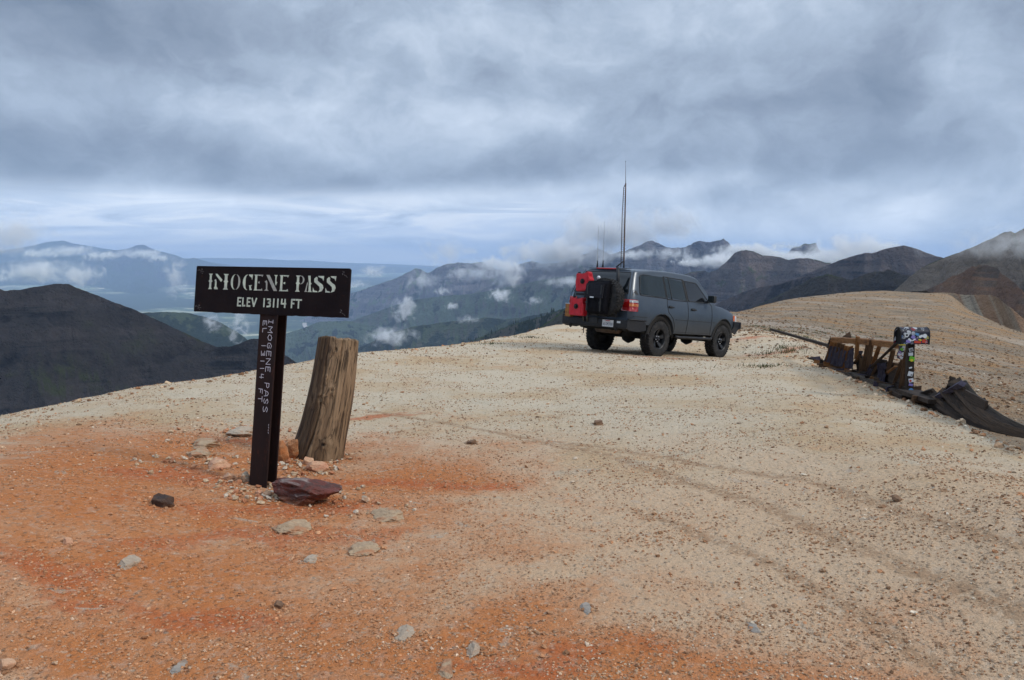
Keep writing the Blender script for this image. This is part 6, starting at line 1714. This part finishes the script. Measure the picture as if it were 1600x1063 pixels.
# tufts of alpine grass on the stony slope
def tufts():
    r = np.random.default_rng(5); V = []; F3 = []
    spots = [(1215, 516), (1232, 524), (1262, 528), (1275, 521), (1285, 520), (1238, 548), (1225, 545), (1231, 551), (1318, 521), (1376, 527), (1180, 510), (1195, 512), (1194, 573), (1245, 513), (1300, 515), (1205, 517), (1222, 543), (1200, 553), (830, 528), (768, 538), (1270, 533), (1250, 520), (1330, 527), (1345, 520)]
    for (px, py) in spots:
        c = ground_at(px, py, 12); 
        for j in range(110):
            a = r.uniform(0, 6.28); q = abs(r.normal()) * .22; x, y = c.x + math.cos(a) * q * 1.6, c.y + math.sin(a) * q; z = float(height(x, y)) - .01
            h = r.uniform(.03, .09); t = r.uniform(0, 6.28); l = r.normal(size=2) * .03; w = .010; n = len(V)
            V += [(x - math.cos(t) * w, y - math.sin(t) * w, z), (x + math.cos(t) * w, y + math.sin(t) * w, z), (x + l[0], y + l[1], z + h)]; F3.append((n, n + 1, n + 2))
    o = mesh_np('grass_tufts', V, F3, worn('alpine_grass', (.045, .06, .018), (.10, .10, .035), .9, 3), smooth=False); tag(o, kind='stuff')
tufts()
# ------------------------------------------------------------------ far conifers, valley road, low cloud
def conifers():
    r = np.random.default_rng(9); V = []; F3 = []
    nu = spur2_V.shape[0]; nv = spur2_V.shape[1]
    n = 0
    while n < 2600:
        i = r.integers(0, nu); j = r.integers(20, min(nv, 75))
        p = spur2_V[i, j]
        if fbm(p[0] / 160, p[1] / 160, 3) + r.normal() * .18 < .02: continue
        p = p + np.array([r.uniform(-8, 8), r.uniform(-8, 8), -1.0]); h = r.uniform(8, 17); w = h * r.uniform(.16, .24); b = len(V); n += 1
        for k in range(6):
            a = k * math.pi / 3 + r.uniform(-.2, .2); q = w * r.uniform(.7, 1.15); V.append((p[0] + q * math.cos(a), p[1] + q * math.sin(a), p[2] + h * .12))
        V.append((p[0], p[1], p[2] + h))
        for k in range(6): F3.append((b + k, b + (k + 1) % 6, b + 6))
    o = mesh_np('conifer_forest', V, F3, worn('conifer_needles', (.010, .020, .014), (.022, .036, .022), 1.0, .05), smooth=False); tag(o, kind='stuff')


conifers()


def valley_road():
    pts = [(470, 548), (480, 540), (500, 533), (497, 527), (487, 522), (478, 512), (476, 505), (484, 497), (498, 489)]
    C = []
    for a, b in pts:
        d = ray(a, b); C.append(Vector(d * (-1225 / d[2])))
    X = np.linspace(0, len(C) - 1, 60); c = np.array([[float(pchip(range(len(C)), [q[k] for q in C], np.array(x))) for k in range(2)] for x in X])
    t = np.gradient(c, axis=0); t /= np.linalg.norm(t, axis=1)[:, None]; nn = np.stack([-t[:, 1], t[:, 0]], 1) * 38
    V = np.stack([np.c_[c + nn, np.full(60, -1222.)], np.c_[c - nn, np.full(60, -1222.)]], 1)
    o = mesh_np('valley_road', V, grid_faces(60, 2), material('pale_road', (.36, .33, .29), .9)); tag(o, kind='structure')


valley_road()


def cloud(px, py, sx, sy, dist, tau=2.2, thr=.42, depth=.8, tilt=0.0, ns=1.7, seed=0, col=(1, 1, 1)):
    c = P(px, py, dist); s = dist / F; bm = bmesh.new(); bmesh.ops.create_icosphere(bm, subdivisions=3, radius=1.0)
    me = bpy.data.meshes.new('low_cloud'); bm.to_mesh(me); bm.free()
    m = bpy.data.materials.new('low_cloud_mist'); m.use_nodes = True; m.node_tree.nodes.clear(); T = NT(m.node_tree)
    v = T.new('ShaderNodeTexCoord').outputs['Object']
    asp = (sx / sy) ** .5
    w = T.vm('MULTIPLY', T.vm('ADD', v, (seed * 3.1, seed * 1.7, seed * .9)), (asp, asp, 1 / asp))
    n = T.noise(w, ns, 7, .60, .9)
    f = T.vm('LENGTH', v)
    d = T.m('ADD', T.m('MULTIPLY', T.m('SUBTRACT', n, .5 + (thr - .42)), 2.6), T.m('MULTIPLY', T.m('SUBTRACT', .62, f), .75))
    dens = T.m('MULTIPLY', T.m('MULTIPLY', T.ss(d, 0, .75), T.ss(f, 1.0, .8)), 1.7)
    dens = T.m('MULTIPLY', dens, tau / (sx * s * .5 * (depth)))
    pv = T.new('ShaderNodeVolumePrincipled', {'Color': col, 'Density': dens, 'Anisotropy': 0.0})
    out = T.new('ShaderNodeOutputMaterial'); T.l.new(pv.outputs[0], out.inputs['Volume'])
    o = link('low_cloud', me, m); o.location = c; az = math.atan2(c.x, c.y)
    o.scale = (sx * s, sx * s * depth, sy * s); o.rotation_euler = (0, tilt, -az)
    tag(o, kind='stuff')


for k, a in enumerate([
    # valley wisps
    (631, 486, 24, 30, 5600, 1.6, .42), (608, 527, 58, 20, 4300, 1.5, .44), (795, 430, 34, 34, 7600, 1.8, .43), (783, 461, 30, 15, 7000, 1.8, .42), (695, 392, 60, 34, 8400, .7, .42),
    (662, 440, 40, 28, 9800, .9, .44), (745, 428, 70, 16, 9600, 1.6, .44), (585, 424, 36, 12, 9800, 1.0, .42), (705, 478, 14, 10, 6500, 1.0, .42), (372, 510, 20, 34, 3900, .7, .42), (332, 505, 22, 22, 3900, .5, .42), (275, 432, 22, 42, 6500, .5, .40),
    # far left
    (62, 424, 66, 22, 9500, 1.8, .42), (122, 428, 44, 22, 9300, 1.5, .43), (160, 400, 34, 10, 15000, 2.0, .42), (62, 396, 50, 9, 15500, 1.6, .42), (220, 396, 52, 10, 19000, 2.0, .43), (110, 392, 46, 10, 17000, 1.8, .42), (18, 362, 60, 46, 5200, 1.0, .42), (250, 404, 26, 8, 17000, 1.6, .42),
    # bank leaning on the middle range
    (870, 396, 110, 32, 9000, 3.0, .40), (950, 362, 110, 48, 9300, 2.6, .40), (780, 412, 70, 16, 9400, 2.2, .42), (1050, 396, 50, 16, 7900, 1.6, .44), (985, 398, 60, 12, 7800, 1.6, .44), (1040, 350, 90, 34, 9500, 2.0, .42),
    # cloud spilling behind the brown mountain
    (1128, 408, 60, 15, 5800, 3.5, .38), (1165, 392, 60, 14, 6200, 3.0, .38), (1075, 410, 30, 9, 6000, 2.6, .41), (1215, 404, 80, 14, 6400, 3.2, .37), (1290, 405, 90, 16, 6400, 3.2, .37), (1340, 390, 80, 26, 6500, 2.5, .38), (1228, 385, 40, 10, 7000, 1.2, .44),
    # thin mist on the near right mountain
    (1545, 388, 120, 26, 900, .30, .42), (1590, 374, 90, 30, 880, .40, .41), (880, 440, 60, 14, 7800, .8, .44), (835, 470, 30, 10, 6500, .7, .44), (690, 455, 22, 12, 7000, .8, .44), (560, 445, 30, 10, 9000, .7, .44), (730, 500, 26, 10, 5000, .6, .44),
]):
    cloud(*a, seed=k + 1)
